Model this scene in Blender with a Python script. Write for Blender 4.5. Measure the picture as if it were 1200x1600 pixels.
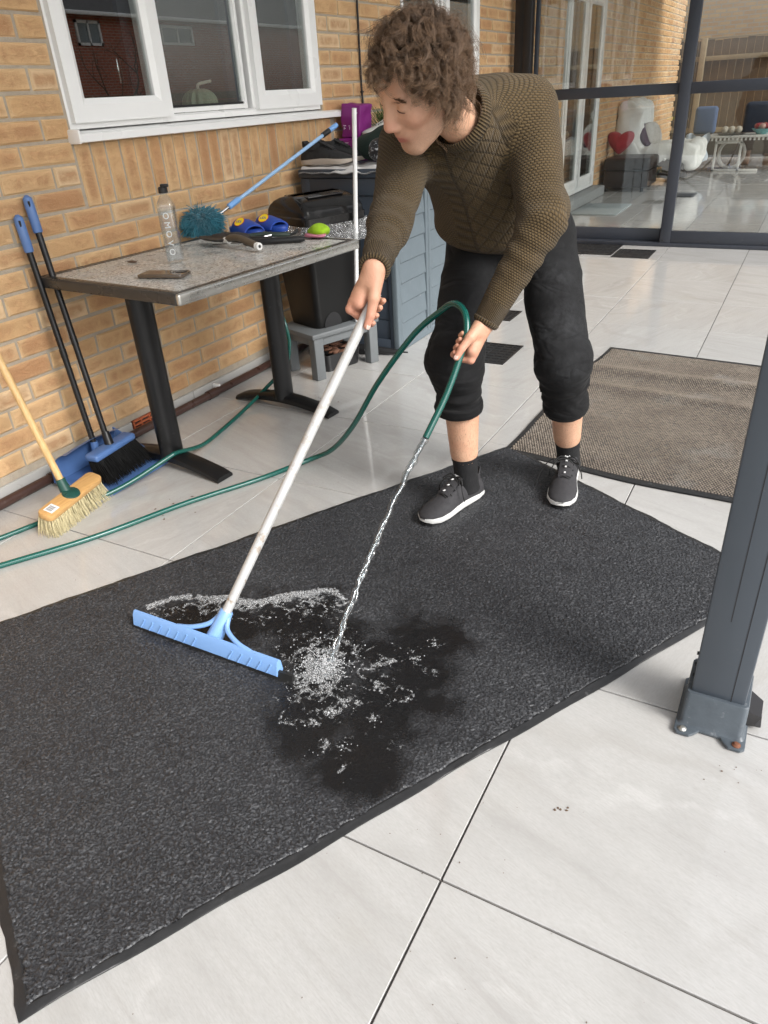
import bpy, bmesh, math, random
import numpy as np
from mathutils import Vector, Matrix, Euler
for _o in list(bpy.data.objects): bpy.data.objects.remove(_o)
random.seed(7); RNG=np.random.default_rng(11)
SC=bpy.context.scene; COL=SC.collection
# ------------------------------------------------------------------ camera
CAM_F=1128.22; CAM_P=0.52454; CAM_R=-0.06174; CAM_Y=-0.52416; CAM_C=np.array([1.55843,-6.12232,1.23966])
def cam_axes():
    cp,sp,cy,sy=math.cos(CAM_P),math.sin(CAM_P),math.cos(CAM_Y),math.sin(CAM_Y)
    fw=np.array([sy*cp,cy*cp,-sp]); rt=np.array([cy,-sy,0.]); up=np.cross(rt,fw)
    c,s=math.cos(CAM_R),math.sin(CAM_R)
    return rt*c+up*s, -rt*s+up*c, fw
CR,CU,CF=cam_axes()
cd=bpy.data.cameras.new('camera'); co=bpy.data.objects.new('camera',cd); COL.objects.link(co); SC.camera=co
cd.sensor_fit='HORIZONTAL'; cd.sensor_width=36; cd.lens=36*CAM_F/1200; cd.clip_start=.05; cd.clip_end=300
M=Matrix.Identity(4)
for i in range(3): M[i][0]=CR[i]; M[i][1]=CU[i]; M[i][2]=-CF[i]; M[i][3]=CAM_C[i]
co.matrix_world=M
SC.render.resolution_x=768; SC.render.resolution_y=1024
# ------------------------------------------------------------------ world, sun, exposure
W=bpy.data.worlds.new('World'); SC.world=W; W.use_nodes=True
SUN_EL=math.radians(38); SUN_AZ=math.radians(106)      # azimuth clockwise from +y
nt=W.node_tree; bg=nt.nodes['Background']
sky=nt.nodes.new('ShaderNodeTexSky'); sky.sky_type='NISHITA'; sky.sun_disc=False
sky.sun_elevation=SUN_EL; sky.sun_rotation=SUN_AZ; sky.dust_density=3.0; sky.air_density=1.0
hs=nt.nodes.new('ShaderNodeHueSaturation'); hs.inputs['Saturation'].default_value=.24
nt.links.new(sky.outputs[0],hs.inputs['Color'])
tcw=nt.nodes.new('ShaderNodeTexCoord'); nzw=nt.nodes.new('ShaderNodeTexNoise'); nzw.inputs['Scale'].default_value=3.2; nzw.inputs['Detail'].default_value=5
nt.links.new(tcw.outputs['Generated'],nzw.inputs['Vector'])
mrw=nt.nodes.new('ShaderNodeMapRange'); mrw.inputs[1].default_value=.35; mrw.inputs[2].default_value=.7; mrw.inputs[3].default_value=.9; mrw.inputs[4].default_value=1.2
nt.links.new(nzw.outputs['Fac'],mrw.inputs[0])
vmw=nt.nodes.new('ShaderNodeVectorMath'); vmw.operation='SCALE'
nt.links.new(hs.outputs[0],vmw.inputs[0]); nt.links.new(mrw.outputs[0],vmw.inputs['Scale'])
nt.links.new(vmw.outputs[0],bg.inputs['Color']); bg.inputs['Strength'].default_value=.125
sl=bpy.data.lights.new('sun','SUN'); so=bpy.data.objects.new('sun',sl); COL.objects.link(so)
sl.energy=1.5; sl.angle=math.radians(22); sl.color=(1,.985,.955)
sd=Vector((math.sin(SUN_AZ)*math.cos(SUN_EL),math.cos(SUN_AZ)*math.cos(SUN_EL),math.sin(SUN_EL)))
so.rotation_euler=sd.to_track_quat('Z','Y').to_euler(); so.location=(6,-6,8)
SC.view_settings.view_transform='Standard'; SC.view_settings.look='None'; SC.view_settings.gamma=1
SC.view_settings.use_curve_mapping=False; SC.view_settings.exposure=1.1
# ------------------------------------------------------------------ node helpers
def newmat(name):
    m=bpy.data.materials.new(name); m.use_nodes=True; n=m.node_tree; return m,n,n.nodes['Principled BSDF']
def N(nt,t,**k):
    n=nt.nodes.new('ShaderNode'+t)
    for a,b in k.items():
        if a in ('inp',):
            for i,v in b.items(): n.inputs[i].default_value=v
        else: setattr(n,a,b)
    return n
def L(nt,a,b): nt.links.new(a,b)
def rgba(c): return (c[0],c[1],c[2],1)
def ramp(nt,src,stops):
    r=N(nt,'ValToRGB'); e=r.color_ramp.elements
    while len(e)<len(stops): e.new(.5)
    for i,(p,c) in enumerate(stops): e[i].position=p; e[i].color=rgba(c) if len(c)==3 else c
    L(nt,src,r.inputs[0]); return r.outputs[0]
def noise(nt,scale,detail=4,rough=.55,vec=None,dist=0):
    n=N(nt,'TexNoise',inp={'Scale':scale,'Detail':detail,'Roughness':rough,'Distortion':dist})
    if vec is not None: L(nt,vec,n.inputs['Vector'])
    return n.outputs['Fac']
def mapr(nt,src,a,b,c,d):
    n=N(nt,'MapRange',inp={1:a,2:b,3:c,4:d}); L(nt,src,n.inputs[0]); return n.outputs[0]
def mixc(nt,f,a,b,mode='MIX'):
    n=N(nt,'MixRGB',blend_type=mode)
    for i,v in ((0,f),(1,a),(2,b)):
        if hasattr(v,'is_linked') or hasattr(v,'links'): L(nt,v,n.inputs[i])
        elif i==0: n.inputs[0].default_value=v
        else: n.inputs[i].default_value=rgba(v)
    return n.outputs[0]
def math_(nt,op,a,b=None,c=None):
    n=N(nt,'Math',operation=op)
    for i,v in enumerate((a,b,c)):
        if v is None: continue
        if hasattr(v,'links'): L(nt,v,n.inputs[i])
        else: n.inputs[i].default_value=v
    return n.outputs[0]
def bump(nt,h,strength,dist,b,normal=None):
    n=N(nt,'Bump',inp={'Strength':strength,'Distance':dist}); L(nt,h,n.inputs['Height'])
    if normal is not None: L(nt,normal,n.inputs['Normal'])
    if b is not None: L(nt,n.outputs[0],b.inputs['Normal'])
    return n.outputs[0]
def objco(nt): return N(nt,'TexCoord').outputs['Object']
def mapping(nt,vec,sc=(1,1,1),rot=(0,0,0),loc=(0,0,0)):
    n=N(nt,'Mapping'); n.inputs['Scale'].default_value=sc; n.inputs['Rotation'].default_value=rot; n.inputs['Location'].default_value=loc
    L(nt,vec,n.inputs['Vector']); return n.outputs[0]
_MC={}
def plain(name,col,rough=.5,metal=0,var=.12,scale=25,bmp=.0,bscale=120,spec=.5,dirt=None,coat=0,sheen=0,rvar=.1):
    """generic procedural surface: base colour with mottling, roughness variation, optional bump and dirt"""
    if name in _MC: return _MC[name]
    m,n,b=newmat(name); oc=objco(n)
    f=noise(n,scale,5,.6,oc)
    c=mixc(n,f,[max(0,x*(1-var)) for x in col],[min(1,x*(1+var)) for x in col])
    if dirt:
        dcol,amt,dsc=dirt
        d=mapr(n,noise(n,dsc,7,.65,oc),.70-amt*.20,.80-amt*.12,0,.8); c=mixc(n,d,c,dcol)
    L(n,c,b.inputs['Base Color'])
    r=mapr(n,noise(n,scale*.6,3,.5,oc),.3,.7,max(0,rough-rvar),min(1,rough+rvar)); L(n,r,b.inputs['Roughness'])
    b.inputs['Metallic'].default_value=metal; b.inputs['Specular IOR Level'].default_value=spec
    if coat: b.inputs['Coat Weight'].default_value=coat; b.inputs['Coat Roughness'].default_value=.1
    if sheen: b.inputs['Sheen Weight'].default_value=sheen
    if bmp: bump(n,noise(n,bscale,4,.6,oc),bmp,.004,b)
    _MC[name]=m; return m
def schlick(n,f0):
    lw=N(n,'LayerWeight'); lw.inputs[0].default_value=.5; return math_(n,'ADD',math_(n,'MULTIPLY',math_(n,'POWER',lw.outputs['Facing'],5.),1-f0),f0)
def glassy(name,tint=(.9,.93,.92),f0=.06,rough=.0,haze=0,hazec=(.8,.82,.82)):
    m=bpy.data.materials.new(name); m.use_nodes=True; n=m.node_tree; n.nodes.clear()
    o=N(n,'OutputMaterial'); t=N(n,'BsdfTransparent'); t.inputs[0].default_value=rgba(tint)
    g=N(n,'BsdfGlossy'); g.inputs['Roughness'].default_value=rough; g.inputs['Color'].default_value=(1,1,1,1)
    k=schlick(n,f0)
    x=N(n,'MixShader'); L(n,k,x.inputs[0]); L(n,t.outputs[0],x.inputs[1]); L(n,g.outputs[0],x.inputs[2]); out=x.outputs[0]
    if haze:
        d=N(n,'BsdfDiffuse'); d.inputs[0].default_value=rgba(hazec); y=N(n,'MixShader')
        h=mapr(n,noise(n,14,5,.6,objco(n)),.35,.75,haze*.4,haze*1.6); L(n,h,y.inputs[0])
        L(n,out,y.inputs[1]); L(n,d.outputs[0],y.inputs[2]); out=y.outputs[0]
    L(n,out,o.inputs['Surface']); return m
# ------------------------------------------------------------------ geometry helpers: geo = (verts Nx3 array, list of faces)
def G(v,f): return (np.asarray(v,float).reshape(-1,3),list(f))
def join(*gs):
    V=[];F=[];o=0
    for v,f in gs:
        V.append(v); F+= [tuple(i+o for i in q) for q in f]; o+=len(v)
    return (np.concatenate(V),F)
def xf(g,M):
    A=np.array(M); return (g[0]@A[:3,:3].T+A[:3,3],g[1])
def mv(g,x,y,z): return (g[0]+np.array([x,y,z]),g[1])
def from_bm(bm):
    bm.verts.index_update(); v=[tuple(q.co) for q in bm.verts]; f=[tuple(w.index for w in q.verts) for q in bm.faces]; bm.free(); return G(v,f)
def gbox(c,s,bev=0,seg=2):
    bm=bmesh.new(); bmesh.ops.create_cube(bm,size=1)
    for v in bm.verts: v.co=Vector((v.co.x*s[0],v.co.y*s[1],v.co.z*s[2]))
    if bev: bmesh.ops.bevel(bm,geom=list(bm.edges),offset=bev,segments=seg,affect='EDGES',profile=.5)
    g=from_bm(bm); return mv(g,*c)
def gbox2(a,b,bev=0,seg=2):
    a=np.array(a,float);b=np.array(b,float); return gbox((a+b)/2,np.abs(b-a),bev,seg)
def gprism(outline,z0,z1,bev=0,seg=2):
    bm=bmesh.new(); vs=[bm.verts.new((x,y,z0)) for x,y in outline]; f=bm.faces.new(vs)
    r=bmesh.ops.extrude_face_region(bm,geom=[f]); 
    for e in r['geom']:
        if isinstance(e,bmesh.types.BMVert): e.co.z=z1
    bmesh.ops.recalc_face_normals(bm,faces=bm.faces)
    if bev: bmesh.ops.bevel(bm,geom=[e for e in bm.edges if abs(e.verts[0].co.z-e.verts[1].co.z)<1e-6],offset=bev,segments=seg,affect='EDGES',profile=.5)
    return from_bm(bm)
def frames(P):
    P=np.asarray(P,float); T=np.gradient(P,axis=0); T/=np.linalg.norm(T,axis=1)[:,None]+1e-12
    n=np.cross(T[0],[0,0,1.]); 
    if np.linalg.norm(n)<1e-3: n=np.cross(T[0],[1.,0,0])
    n/=np.linalg.norm(n); Ns=[n]
    for i in range(1,len(P)):
        n=Ns[-1]-T[i]*(Ns[-1]@T[i]); n/=np.linalg.norm(n)+1e-12; Ns.append(n)
    Ns=np.array(Ns); return T,Ns,np.cross(T,Ns)
def gtube(P,r,seg=12,cap=True,flat=1.):
    P=np.asarray(P,float); T,A,B=frames(P); r=np.broadcast_to(np.asarray(r,float),(len(P),))
    th=np.linspace(0,2*np.pi,seg,endpoint=False)
    V=(P[:,None]+r[:,None,None]*(np.cos(th)[None,:,None]*A[:,None]+flat*np.sin(th)[None,:,None]*B[:,None])).reshape(-1,3)
    F=[]
    for i in range(len(P)-1):
        for j in range(seg):
            k=(j+1)%seg; F.append((i*seg+j,i*seg+k,(i+1)*seg+k,(i+1)*seg+j))
    if cap: F.append(tuple(range(seg))[::-1]); F.append(tuple((len(P)-1)*seg+j for j in range(seg)))
    return (V,F)
def gcyl(a,b,r,seg=16,r2=None): 
    a=np.array(a,float);b=np.array(b,float); return gtube([a,b],[r,r if r2 is None else r2],seg)
def glathe(prof,seg=24,cap=True):
    V=[];F=[];n=len(prof)
    for r,z in prof:
        for j in range(seg):
            t=2*math.pi*j/seg; V.append((r*math.cos(t),r*math.sin(t),z))
    for i in range(n-1):
        for j in range(seg):
            k=(j+1)%seg; F.append((i*seg+j,i*seg+k,(i+1)*seg+k,(i+1)*seg+j))
    if cap: F.append(tuple(range(seg))[::-1]); F.append(tuple((n-1)*seg+j for j in range(seg)))
    return G(V,F)
def gloft(rings,cap=True,closed=True):
    n=len(rings[0]); V=np.concatenate([np.asarray(r,float) for r in rings]); F=[]
    for i in range(len(rings)-1):
        for j in range(n if closed else n-1):
            k=(j+1)%n; F.append((i*n+j,i*n+k,(i+1)*n+k,(i+1)*n+j))
    if cap: F.append(tuple(range(n))[::-1]); F.append(tuple((len(rings)-1)*n+j for j in range(n)))
    return (V,F)
def gsphere(c,r,u=16,v=10):
    r=np.broadcast_to(np.asarray(r,float),(3,)); 
    pr=[(math.sin(math.pi*i/v),-math.cos(math.pi*i/v)) for i in range(v+1)]; pr[0]=(1e-4,-1); pr[-1]=(1e-4,1)
    g=glathe(pr,u); return (g[0]*r+np.array(c),g[1])
def ggrid(nx,ny,fn):
    V=[fn(i/(nx-1),j/(ny-1)) for j in range(ny) for i in range(nx)]
    F=[(j*nx+i,j*nx+i+1,(j+1)*nx+i+1,(j+1)*nx+i) for j in range(ny-1) for i in range(nx-1)]
    return G(V,F)
def catmull(P,n=8):
    P=np.asarray(P,float); Q=np.vstack([2*P[0]-P[1],P,2*P[-1]-P[-2]]); out=[]
    for i in range(1,len(Q)-2):
        a,b,c,d=Q[i-1],Q[i],Q[i+1],Q[i+2]
        for t in np.linspace(0,1,n,endpoint=False):
            out.append(.5*((2*b)+(-a+c)*t+(2*a-5*b+4*c-d)*t*t+(-a+3*b-3*c+d)*t**3))
    out.append(P[-1]); return np.array(out)
def strands(paths,r,sides=3,taper=True):
    """many thin tubes as one geo; paths (S,K,3)"""
    P=np.asarray(paths,float); S,K,_=P.shape
    T=np.gradient(P,axis=1); T/=np.linalg.norm(T,axis=2,keepdims=True)+1e-12
    ref=np.where(np.abs(T[...,2:3])<.9,np.array([0,0,1.]),np.array([1.,0,0])); A=np.cross(T,ref); A/=np.linalg.norm(A,axis=2,keepdims=True)+1e-12; B=np.cross(T,A)
    rr=np.broadcast_to(np.asarray(r,float).reshape(-1,1) if np.ndim(r) else np.array([[r]]),(S,K)).copy()
    if taper: rr*=np.linspace(1,.35,K)[None]
    th=2*np.pi*np.arange(sides)/sides
    V=P[:,:,None]+rr[:,:,None,None]*(np.cos(th)[None,None,:,None]*A[:,:,None]+np.sin(th)[None,None,:,None]*B[:,:,None])
    b=np.arange(S)[:,None,None]*K*sides+np.arange(K-1)[None,:,None]*sides; j=np.arange(sides)[None,None,:]; k=(j+1)%sides
    F=np.stack([b+j,b+k,b+sides+k,b+sides+j],-1).reshape(-1,4)
    return (V.reshape(-1,3),F)
ORG={}
def mesh(name,g,mats,smooth=35,midx=None,uv=None,attrs=None):
    v,f=g; me=bpy.data.meshes.new(name)
    if isinstance(f,np.ndarray):
        nf,k=f.shape; me.vertices.add(len(v)); me.vertices.foreach_set('co',np.ascontiguousarray(v,dtype=np.float32).ravel())
        me.loops.add(nf*k); me.loops.foreach_set('vertex_index',f.ravel().astype(np.int32)); me.polygons.add(nf)
        me.polygons.foreach_set('loop_start',np.arange(0,nf*k,k,dtype=np.int32)); me.update(calc_edges=True)
    else: me.from_pydata([tuple(q) for q in v],[],f)
    for m in (mats if isinstance(mats,(list,tuple)) else [mats]): me.materials.append(m)
    if midx is not None: me.polygons.foreach_set('material_index',np.asarray(midx,np.int32))
    if uv is not None:
        u=me.uv_layers.new(name='UVMap'); u.data.foreach_set('uv',np.asarray(uv,np.float32).ravel())
    if attrs:
        for an,av in attrs.items():
            a=me.attributes.new(an,'FLOAT','POINT'); a.data.foreach_set('value',np.asarray(av,np.float32))
    if smooth is not None:
        me.polygons.foreach_set('use_smooth',np.ones(len(me.polygons),bool))
        if smooth<180: me.set_sharp_from_angle(angle=math.radians(smooth))
    return me
def tag(o,label=None,cat=None,group=None,kind=None):
    if label: o['label']=label
    if cat: o['category']=cat
    if group: o['group']=group
    if kind: o['kind']=kind
    return o
def thing(name,label,cat,loc=(0,0,0),group=None):
    o=bpy.data.objects.new(name,None); COL.objects.link(o); o.location=loc; o.empty_display_size=.1
    ORG[o.name]=np.array(loc,float); return tag(o,label,cat,group)
def obj(name,g,mats,parent=None,smooth=35,kind=None,label=None,cat=None,group=None,org=None,**k):
    """geometry in world coordinates -> one mesh object (a child keeps its thing's origin)"""
    o0=ORG[parent.name] if parent is not None else (np.array(org,float) if org is not None else np.zeros(3))
    me=mesh(name,(g[0]-o0,g[1]),mats,smooth,**k); o=bpy.data.objects.new(name,me); COL.objects.link(o)
    if parent is not None: o.parent=parent
    else: o.location=o0
    ORG[o.name]=o0; return tag(o,label,cat,group,kind)
def inst(name,me,loc,parent=None,rot=None,scale=None):
    o=bpy.data.objects.new(name,me); COL.objects.link(o); l=np.array(loc,float)
    if parent is not None: o.parent=parent; l=l-ORG[parent.name]
    o.location=l
    if rot: o.rotation_euler=rot
    if scale: o.scale=scale
    return o
def text_geo(s,size,extrude=.0008,spacing=1.0):
    c=bpy.data.curves.new('t','FONT'); c.body=s; c.size=size; c.extrude=extrude; c.align_x='CENTER'; c.align_y='CENTER'; c.space_character=spacing; c.resolution_u=3
    o=bpy.data.objects.new('t',c); COL.objects.link(o); dg=bpy.context.evaluated_depsgraph_get(); me=o.evaluated_get(dg).to_mesh()
    g=G([tuple(v.co) for v in me.vertices],[tuple(p.vertices) for p in me.polygons]); bpy.data.objects.remove(o); bpy.data.curves.remove(c); return g
def basis(o,x,y,z):
    M=Matrix.Identity(4)
    for i in range(3): M[i][0]=x[i];M[i][1]=y[i];M[i][2]=z[i];M[i][3]=o[i]
    return M
def unit(v): v=np.asarray(v,float); return v/np.linalg.norm(v)
def to_px(q):
    d=np.asarray(q,float)-CAM_C; z=d@CF; return 600+CAM_F*(d@CR)/z, 800-CAM_F*(d@CU)/z, z
# ---- implicit surfaces (smooth union of tapered limbs) polygonised with surface nets
def sd_cone(P,a,b,r1,r2,flat=None):
    a=np.asarray(a,float); b=np.asarray(b,float); ab=b-a; q=P-a; t=np.clip((q@ab)/(ab@ab),0,1); d=q-t[...,None]*ab
    if flat is not None:
        ax,k=flat; ax=unit(ax); c=d@ax; d=d+((c*(1/k-1))[...,None])*ax
        return (np.sqrt((d*d).sum(-1))-(r1+(r2-r1)*t))*min(1,k)
    return np.sqrt((d*d).sum(-1))-(r1+(r2-r1)*t)
def sd_ell(P,c,r,R=None):
    q=P-np.asarray(c,float)
    if R is not None: q=q@np.asarray(R).T
    r=np.asarray(r,float); k0=np.sqrt(((q/r)**2).sum(-1)); k1=np.sqrt(((q/(r*r))**2).sum(-1))+1e-9
    return k0*(k0-1)/k1
def smin(a,b,k): h=np.clip(.5+.5*(b-a)/k,0,1); return b*(1-h)+a*h-k*h*(1-h)
def smax(a,b,k): return -smin(-a,-b,k)
def wrink(P,amp,k,seed):
    r=np.random.default_rng(seed); o=0
    for i in range(5):
        d=unit(r.normal(0,1,3))*k*r.uniform(.6,1.5); o=o+np.sin(P@d+r.uniform(0,6.28))
    return amp*o/2.2
def sd_rbox(P,c,h,r):
    q=np.abs(P-np.asarray(c,float))-np.asarray(h,float)+r; return np.linalg.norm(np.maximum(q,0),axis=-1)+np.minimum(q.max(-1),0)-r
def surfnet(fn,lo,hi,h):
    lo=np.asarray(lo,float); hi=np.asarray(hi,float); n=np.ceil((hi-lo)/h).astype(int)+1
    ax=[lo[i]+h*np.arange(n[i]) for i in range(3)]
    D=np.empty(n,np.float32)
    YZ=np.stack(np.meshgrid(ax[1],ax[2],indexing='ij'),-1)
    st=max(1,int(400000/(n[1]*n[2])))
    for i in range(0,n[0],st):
        xs=ax[0][i:i+st]; P=np.empty((len(xs),n[1],n[2],3)); P[...,0]=xs[:,None,None]; P[...,1:]=YZ[None]; D[i:i+st]=fn(P)
    S=D<0
    cnt=np.zeros(n-1,np.int8); c=[slice(0,-1),slice(1,None)]
    for a in (0,1):
        for b in (0,1):
            for d in (0,1): cnt+=S[c[a],c[b],c[d]]
    act=(cnt>0)&(cnt<8); idx=-np.ones(n-1,np.int64); cells=np.argwhere(act); idx[act]=np.arange(len(cells))
    acc=np.zeros((len(cells),3)); m=np.zeros(len(cells))
    cor=[(a,b,d) for a in (0,1) for b in (0,1) for d in (0,1)]
    for i in range(8):
        for j in range(i+1,8):
            u,w=np.array(cor[i]),np.array(cor[j])
            if np.abs(u-w).sum()!=1: continue
            p,q=cells+u,cells+w; dp=D[p[:,0],p[:,1],p[:,2]]; dq=D[q[:,0],q[:,1],q[:,2]]; x=(dp<0)!=(dq<0)
            t=np.where(x,dp/(dp-dq+1e-20),0)[:,None]; acc+=np.where(x[:,None],u+(w-u)*t,0); m+=x
    V=lo+h*(cells+acc/np.maximum(m,1)[:,None]); F=[]
    for a in range(3):
        o=[k for k in range(3) if k!=a]
        s0=[slice(None)]*3; s1=[slice(None)]*3; s0[a]=slice(0,-1); s1[a]=slice(1,None)
        X=S[tuple(s0)]!=S[tuple(s1)]; E=np.argwhere(X); E=E[(E[:,o[0]]>0)&(E[:,o[1]]>0)&(E[:,o[0]]<n[o[0]]-1)&(E[:,o[1]]<n[o[1]]-1)]
        ins=S[E[:,0],E[:,1],E[:,2]]; q=[]
        for du,dv in ((1,1),(0,1),(0,0),(1,0)):
            c2=E.copy(); c2[:,o[0]]-=du; c2[:,o[1]]-=dv; q.append(idx[c2[:,0],c2[:,1],c2[:,2]])
        q=np.stack(q,1); fl=ins if a!=1 else ~ins; q[~fl]=q[~fl][:,::-1]; F.append(q)
    return V,np.concatenate(F)
def lap(V,F,it=2,lam=.5):
    for _ in range(it):
        acc=np.zeros_like(V); c=np.zeros(len(V)); k=F.shape[1]
        for i in range(k):
            a,b=F[:,i],F[:,(i+1)%k]; np.add.at(acc,a,V[b]); np.add.at(acc,b,V[a]); np.add.at(c,a,1); np.add.at(c,b,1)
        V=V+lam*(acc/np.maximum(c,1)[:,None]-V)
    return V
# ================================================================== SETTING
XW=-0.86                                  # brick face of the house wall
TA,TB=0.6064,0.6
# ---- materials
def m_tile():
    m,n,b=newmat('porcelain_tile'); oi=N(n,'ObjectInfo'); oc=objco(n)
    off=N(n,'VectorMath',operation='SCALE'); cmb=N(n,'CombineXYZ'); L(n,oi.outputs['Random'],cmb.inputs[0]); L(n,oi.outputs['Random'],cmb.inputs[1]); cmb.inputs[2].default_value=.3
    L(n,cmb.outputs[0],off.inputs[0]); off.inputs['Scale'].default_value=57.
    add=N(n,'VectorMath',operation='ADD'); L(n,oc,add.inputs[0]); L(n,off.outputs[0],add.inputs[1])
    rot=N(n,'VectorRotate',rotation_type='Z_AXIS'); L(n,oc,rot.inputs['Vector'])
    L(n,math_(n,'ADD',math_(n,'MULTIPLY',math_(n,'ROUND',math_(n,'MULTIPLY',oi.outputs['Random'],3.)),1.5708),.32),rot.inputs['Angle'])
    ad2=N(n,'VectorMath',operation='ADD'); L(n,rot.outputs[0],ad2.inputs[0]); L(n,off.outputs[0],ad2.inputs[1])
    st=mapping(n,ad2.outputs[0],(1.1,4.6,1))
    band=noise(n,1.7,5,.58,st,.8); fine=noise(n,13,6,.62,mapping(n,ad2.outputs[0],(1,3.2,1)))
    c=ramp(n,band,[(.22,(.37,.36,.345)),(.42,(.445,.437,.423)),(.62,(.485,.478,.464)),(.82,(.40,.39,.375))])
    c=mixc(n,mapr(n,fine,.3,.7,0,.3),c,(.55,.54,.52))
    # thin chalky veins
    vd=N(n,'TexWave',wave_type='BANDS',bands_direction='Y',inp={'Scale':.62,'Distortion':7.,'Detail':5.,'Detail Scale':1.6,'Detail Roughness':.62}); L(n,ad2.outputs[0],vd.inputs['Vector'])
    vein=mapr(n,vd.outputs['Fac'],.985,1.,0,.35); vein=math_(n,'MULTIPLY',vein,mapr(n,noise(n,9,4,.6,add.outputs[0]),.42,.62,0,1))
    c=mixc(n,vein,c,(.62,.615,.60)); gr_=noise(n,70,4,.7,mapping(n,ad2.outputs[0],(1,5,1))); c=mixc(n,mapr(n,gr_,.4,.72,0,.5),c,(.36,.345,.325)); lg=noise(n,5.5,6,.7,mapping(n,ad2.outputs[0],(.5,9,1)),.4); c=mixc(n,mapr(n,lg,.52,.72,0,.4),c,(.37,.35,.33)); c=mixc(n,mapr(n,lg,.28,.42,.35,0),c,(.57,.56,.545))
    vd2=N(n,'TexWave',wave_type='BANDS',bands_direction='Y',inp={'Scale':.5,'Distortion':9.,'Detail':4.,'Detail Scale':2.2,'Phase Offset':2.}); L(n,ad2.outputs[0],vd2.inputs['Vector'])
    c=mixc(n,mapr(n,vd2.outputs['Fac'],.95,1.,0,.25),c,(.36,.34,.315))
    # dirt specks and faint stains
    sp=mapr(n,noise(n,85,3,.5,add.outputs[0]),.765,.80,0,.55); c=mixc(n,sp,c,(.20,.16,.13))
    stn=mapr(n,noise(n,3.1,4,.5,add.outputs[0]),.6,.8,0,.22); c=mixc(n,stn,c,(.42,.39,.31))
    L(n,c,b.inputs['Base Color'])
    wn=N(n,'NewGeometry'); r=mapr(n,noise(n,2.2,5,.6,wn.outputs['Position']),.35,.68,.02,.15); L(n,r,b.inputs['Roughness'])
    b.inputs['Specular IOR Level'].default_value=.9
    bump(n,fine,.05,.002,b); return m
def m_brick():
    m,n,b=newmat('buff_brick'); oi=N(n,'ObjectInfo'); at=N(n,'Attribute',attribute_name='rnd'); tc=N(n,'TexCoord')
    rv=math_(n,'FRACT',math_(n,'ADD',oi.outputs['Random'],at.outputs['Fac']))
    geo=N(n,'NewGeometry'); cmb=N(n,'CombineXYZ'); 
    for i in range(3): L(n,math_(n,'MULTIPLY',rv,31.+i*7),cmb.inputs[i])
    add=N(n,'VectorMath',operation='ADD'); L(n,geo.outputs['Position'],add.inputs[0]); L(n,cmb.outputs[0],add.inputs[1]); P=add.outputs[0]
    sx=N(n,'SeparateXYZ'); L(n,tc.outputs['UV'],sx.inputs[0])
    def edge(s,w):  # 0 at the rim, 1 in the middle
        a=math_(n,'SUBTRACT',.5,math_(n,'ABSOLUTE',math_(n,'SUBTRACT',s,.5))); return mapr(n,a,0,w,0,1)
    e=math_(n,'MULTIPLY',edge(sx.outputs[0],.16),edge(sx.outputs[1],.36))
    nz=noise(n,16,6,.65,P,.6); big=noise(n,7,3,.5,P)
    core=math_(n,'MULTIPLY',mapr(n,e,.25,.95,0,1),mapr(n,math_(n,'ADD',nz,math_(n,'MULTIPLY',rv,.22)),.42,.72,0,1))
    base=ramp(n,rv,[(0,(.62,.375,.185)),(.35,(.69,.445,.235)),(.6,(.58,.325,.155)),(.75,(.78,.57,.355)),(.88,(.68,.43,.225)),(1,(.45,.225,.11))])
    c=mixc(n,math_(n,'MULTIPLY',core,.75),base,(.44,.215,.10))
    rim=mapr(n,math_(n,'ADD',e,math_(n,'MULTIPLY',nz,.3)),.12,.45,.55,0); c=mixc(n,rim,c,(.74,.54,.31))
    sand=noise(n,320,3,.6,P); c=mixc(n,mapr(n,sand,.35,.75,0,.28),c,(.74,.55,.33))
    sp=mapr(n,noise(n,130,4,.6,P),.70,.78,0,.75); c=mixc(n,sp,c,(.17,.085,.04))
    L(n,c,b.inputs['Base Color']); b.inputs['Roughness'].default_value=.9; b.inputs['Specular IOR Level'].default_value=.25
    # drag-creased face
    cr=noise(n,11,7,.7,mapping(n,P,(1,1,3.0)),1.6); cre=mapr(n,math_(n,'ABSOLUTE',math_(n,'SUBTRACT',cr,.5)),0,.05,0,1)
    h=math_(n,'ADD',math_(n,'MULTIPLY',cre,.55),math_(n,'ADD',math_(n,'MULTIPLY',nz,.9),math_(n,'MULTIPLY',sand,.4)))
    bump(n,h,.55,.005,b); return m
MT_TILE=m_tile(); MT_BRICK=m_brick()
MT_GROUT=plain('grout',(.085,.075,.07),.85,bmp=.3)
MT_MORTAR=plain('mortar',(.42,.36,.285),.95,var=.22,scale=40,bmp=.7,bscale=260)
MT_UPVC=plain('white_upvc',(.86,.86,.85),.32,var=.03,scale=6,dirt=((.62,.60,.57),.1,9))
MT_BLACKSEAL=plain('rubber_seal',(.012,.012,.013),.5)
MT_CHAR=plain('charcoal_frame',(.035,.04,.052),.42,var=.1,dirt=((.12,.12,.12),.2,14))
MT_BLACK=plain('black_frame',(.014,.013,.014),.4)
MT_GLASS=glassy('window_glass',(.84,.87,.86),.17)
MT_DGLASS=glassy('door_glass',(.84,.86,.85),.09,haze=.012,hazec=(.5,.47,.42))
MT_POLY=None
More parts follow.
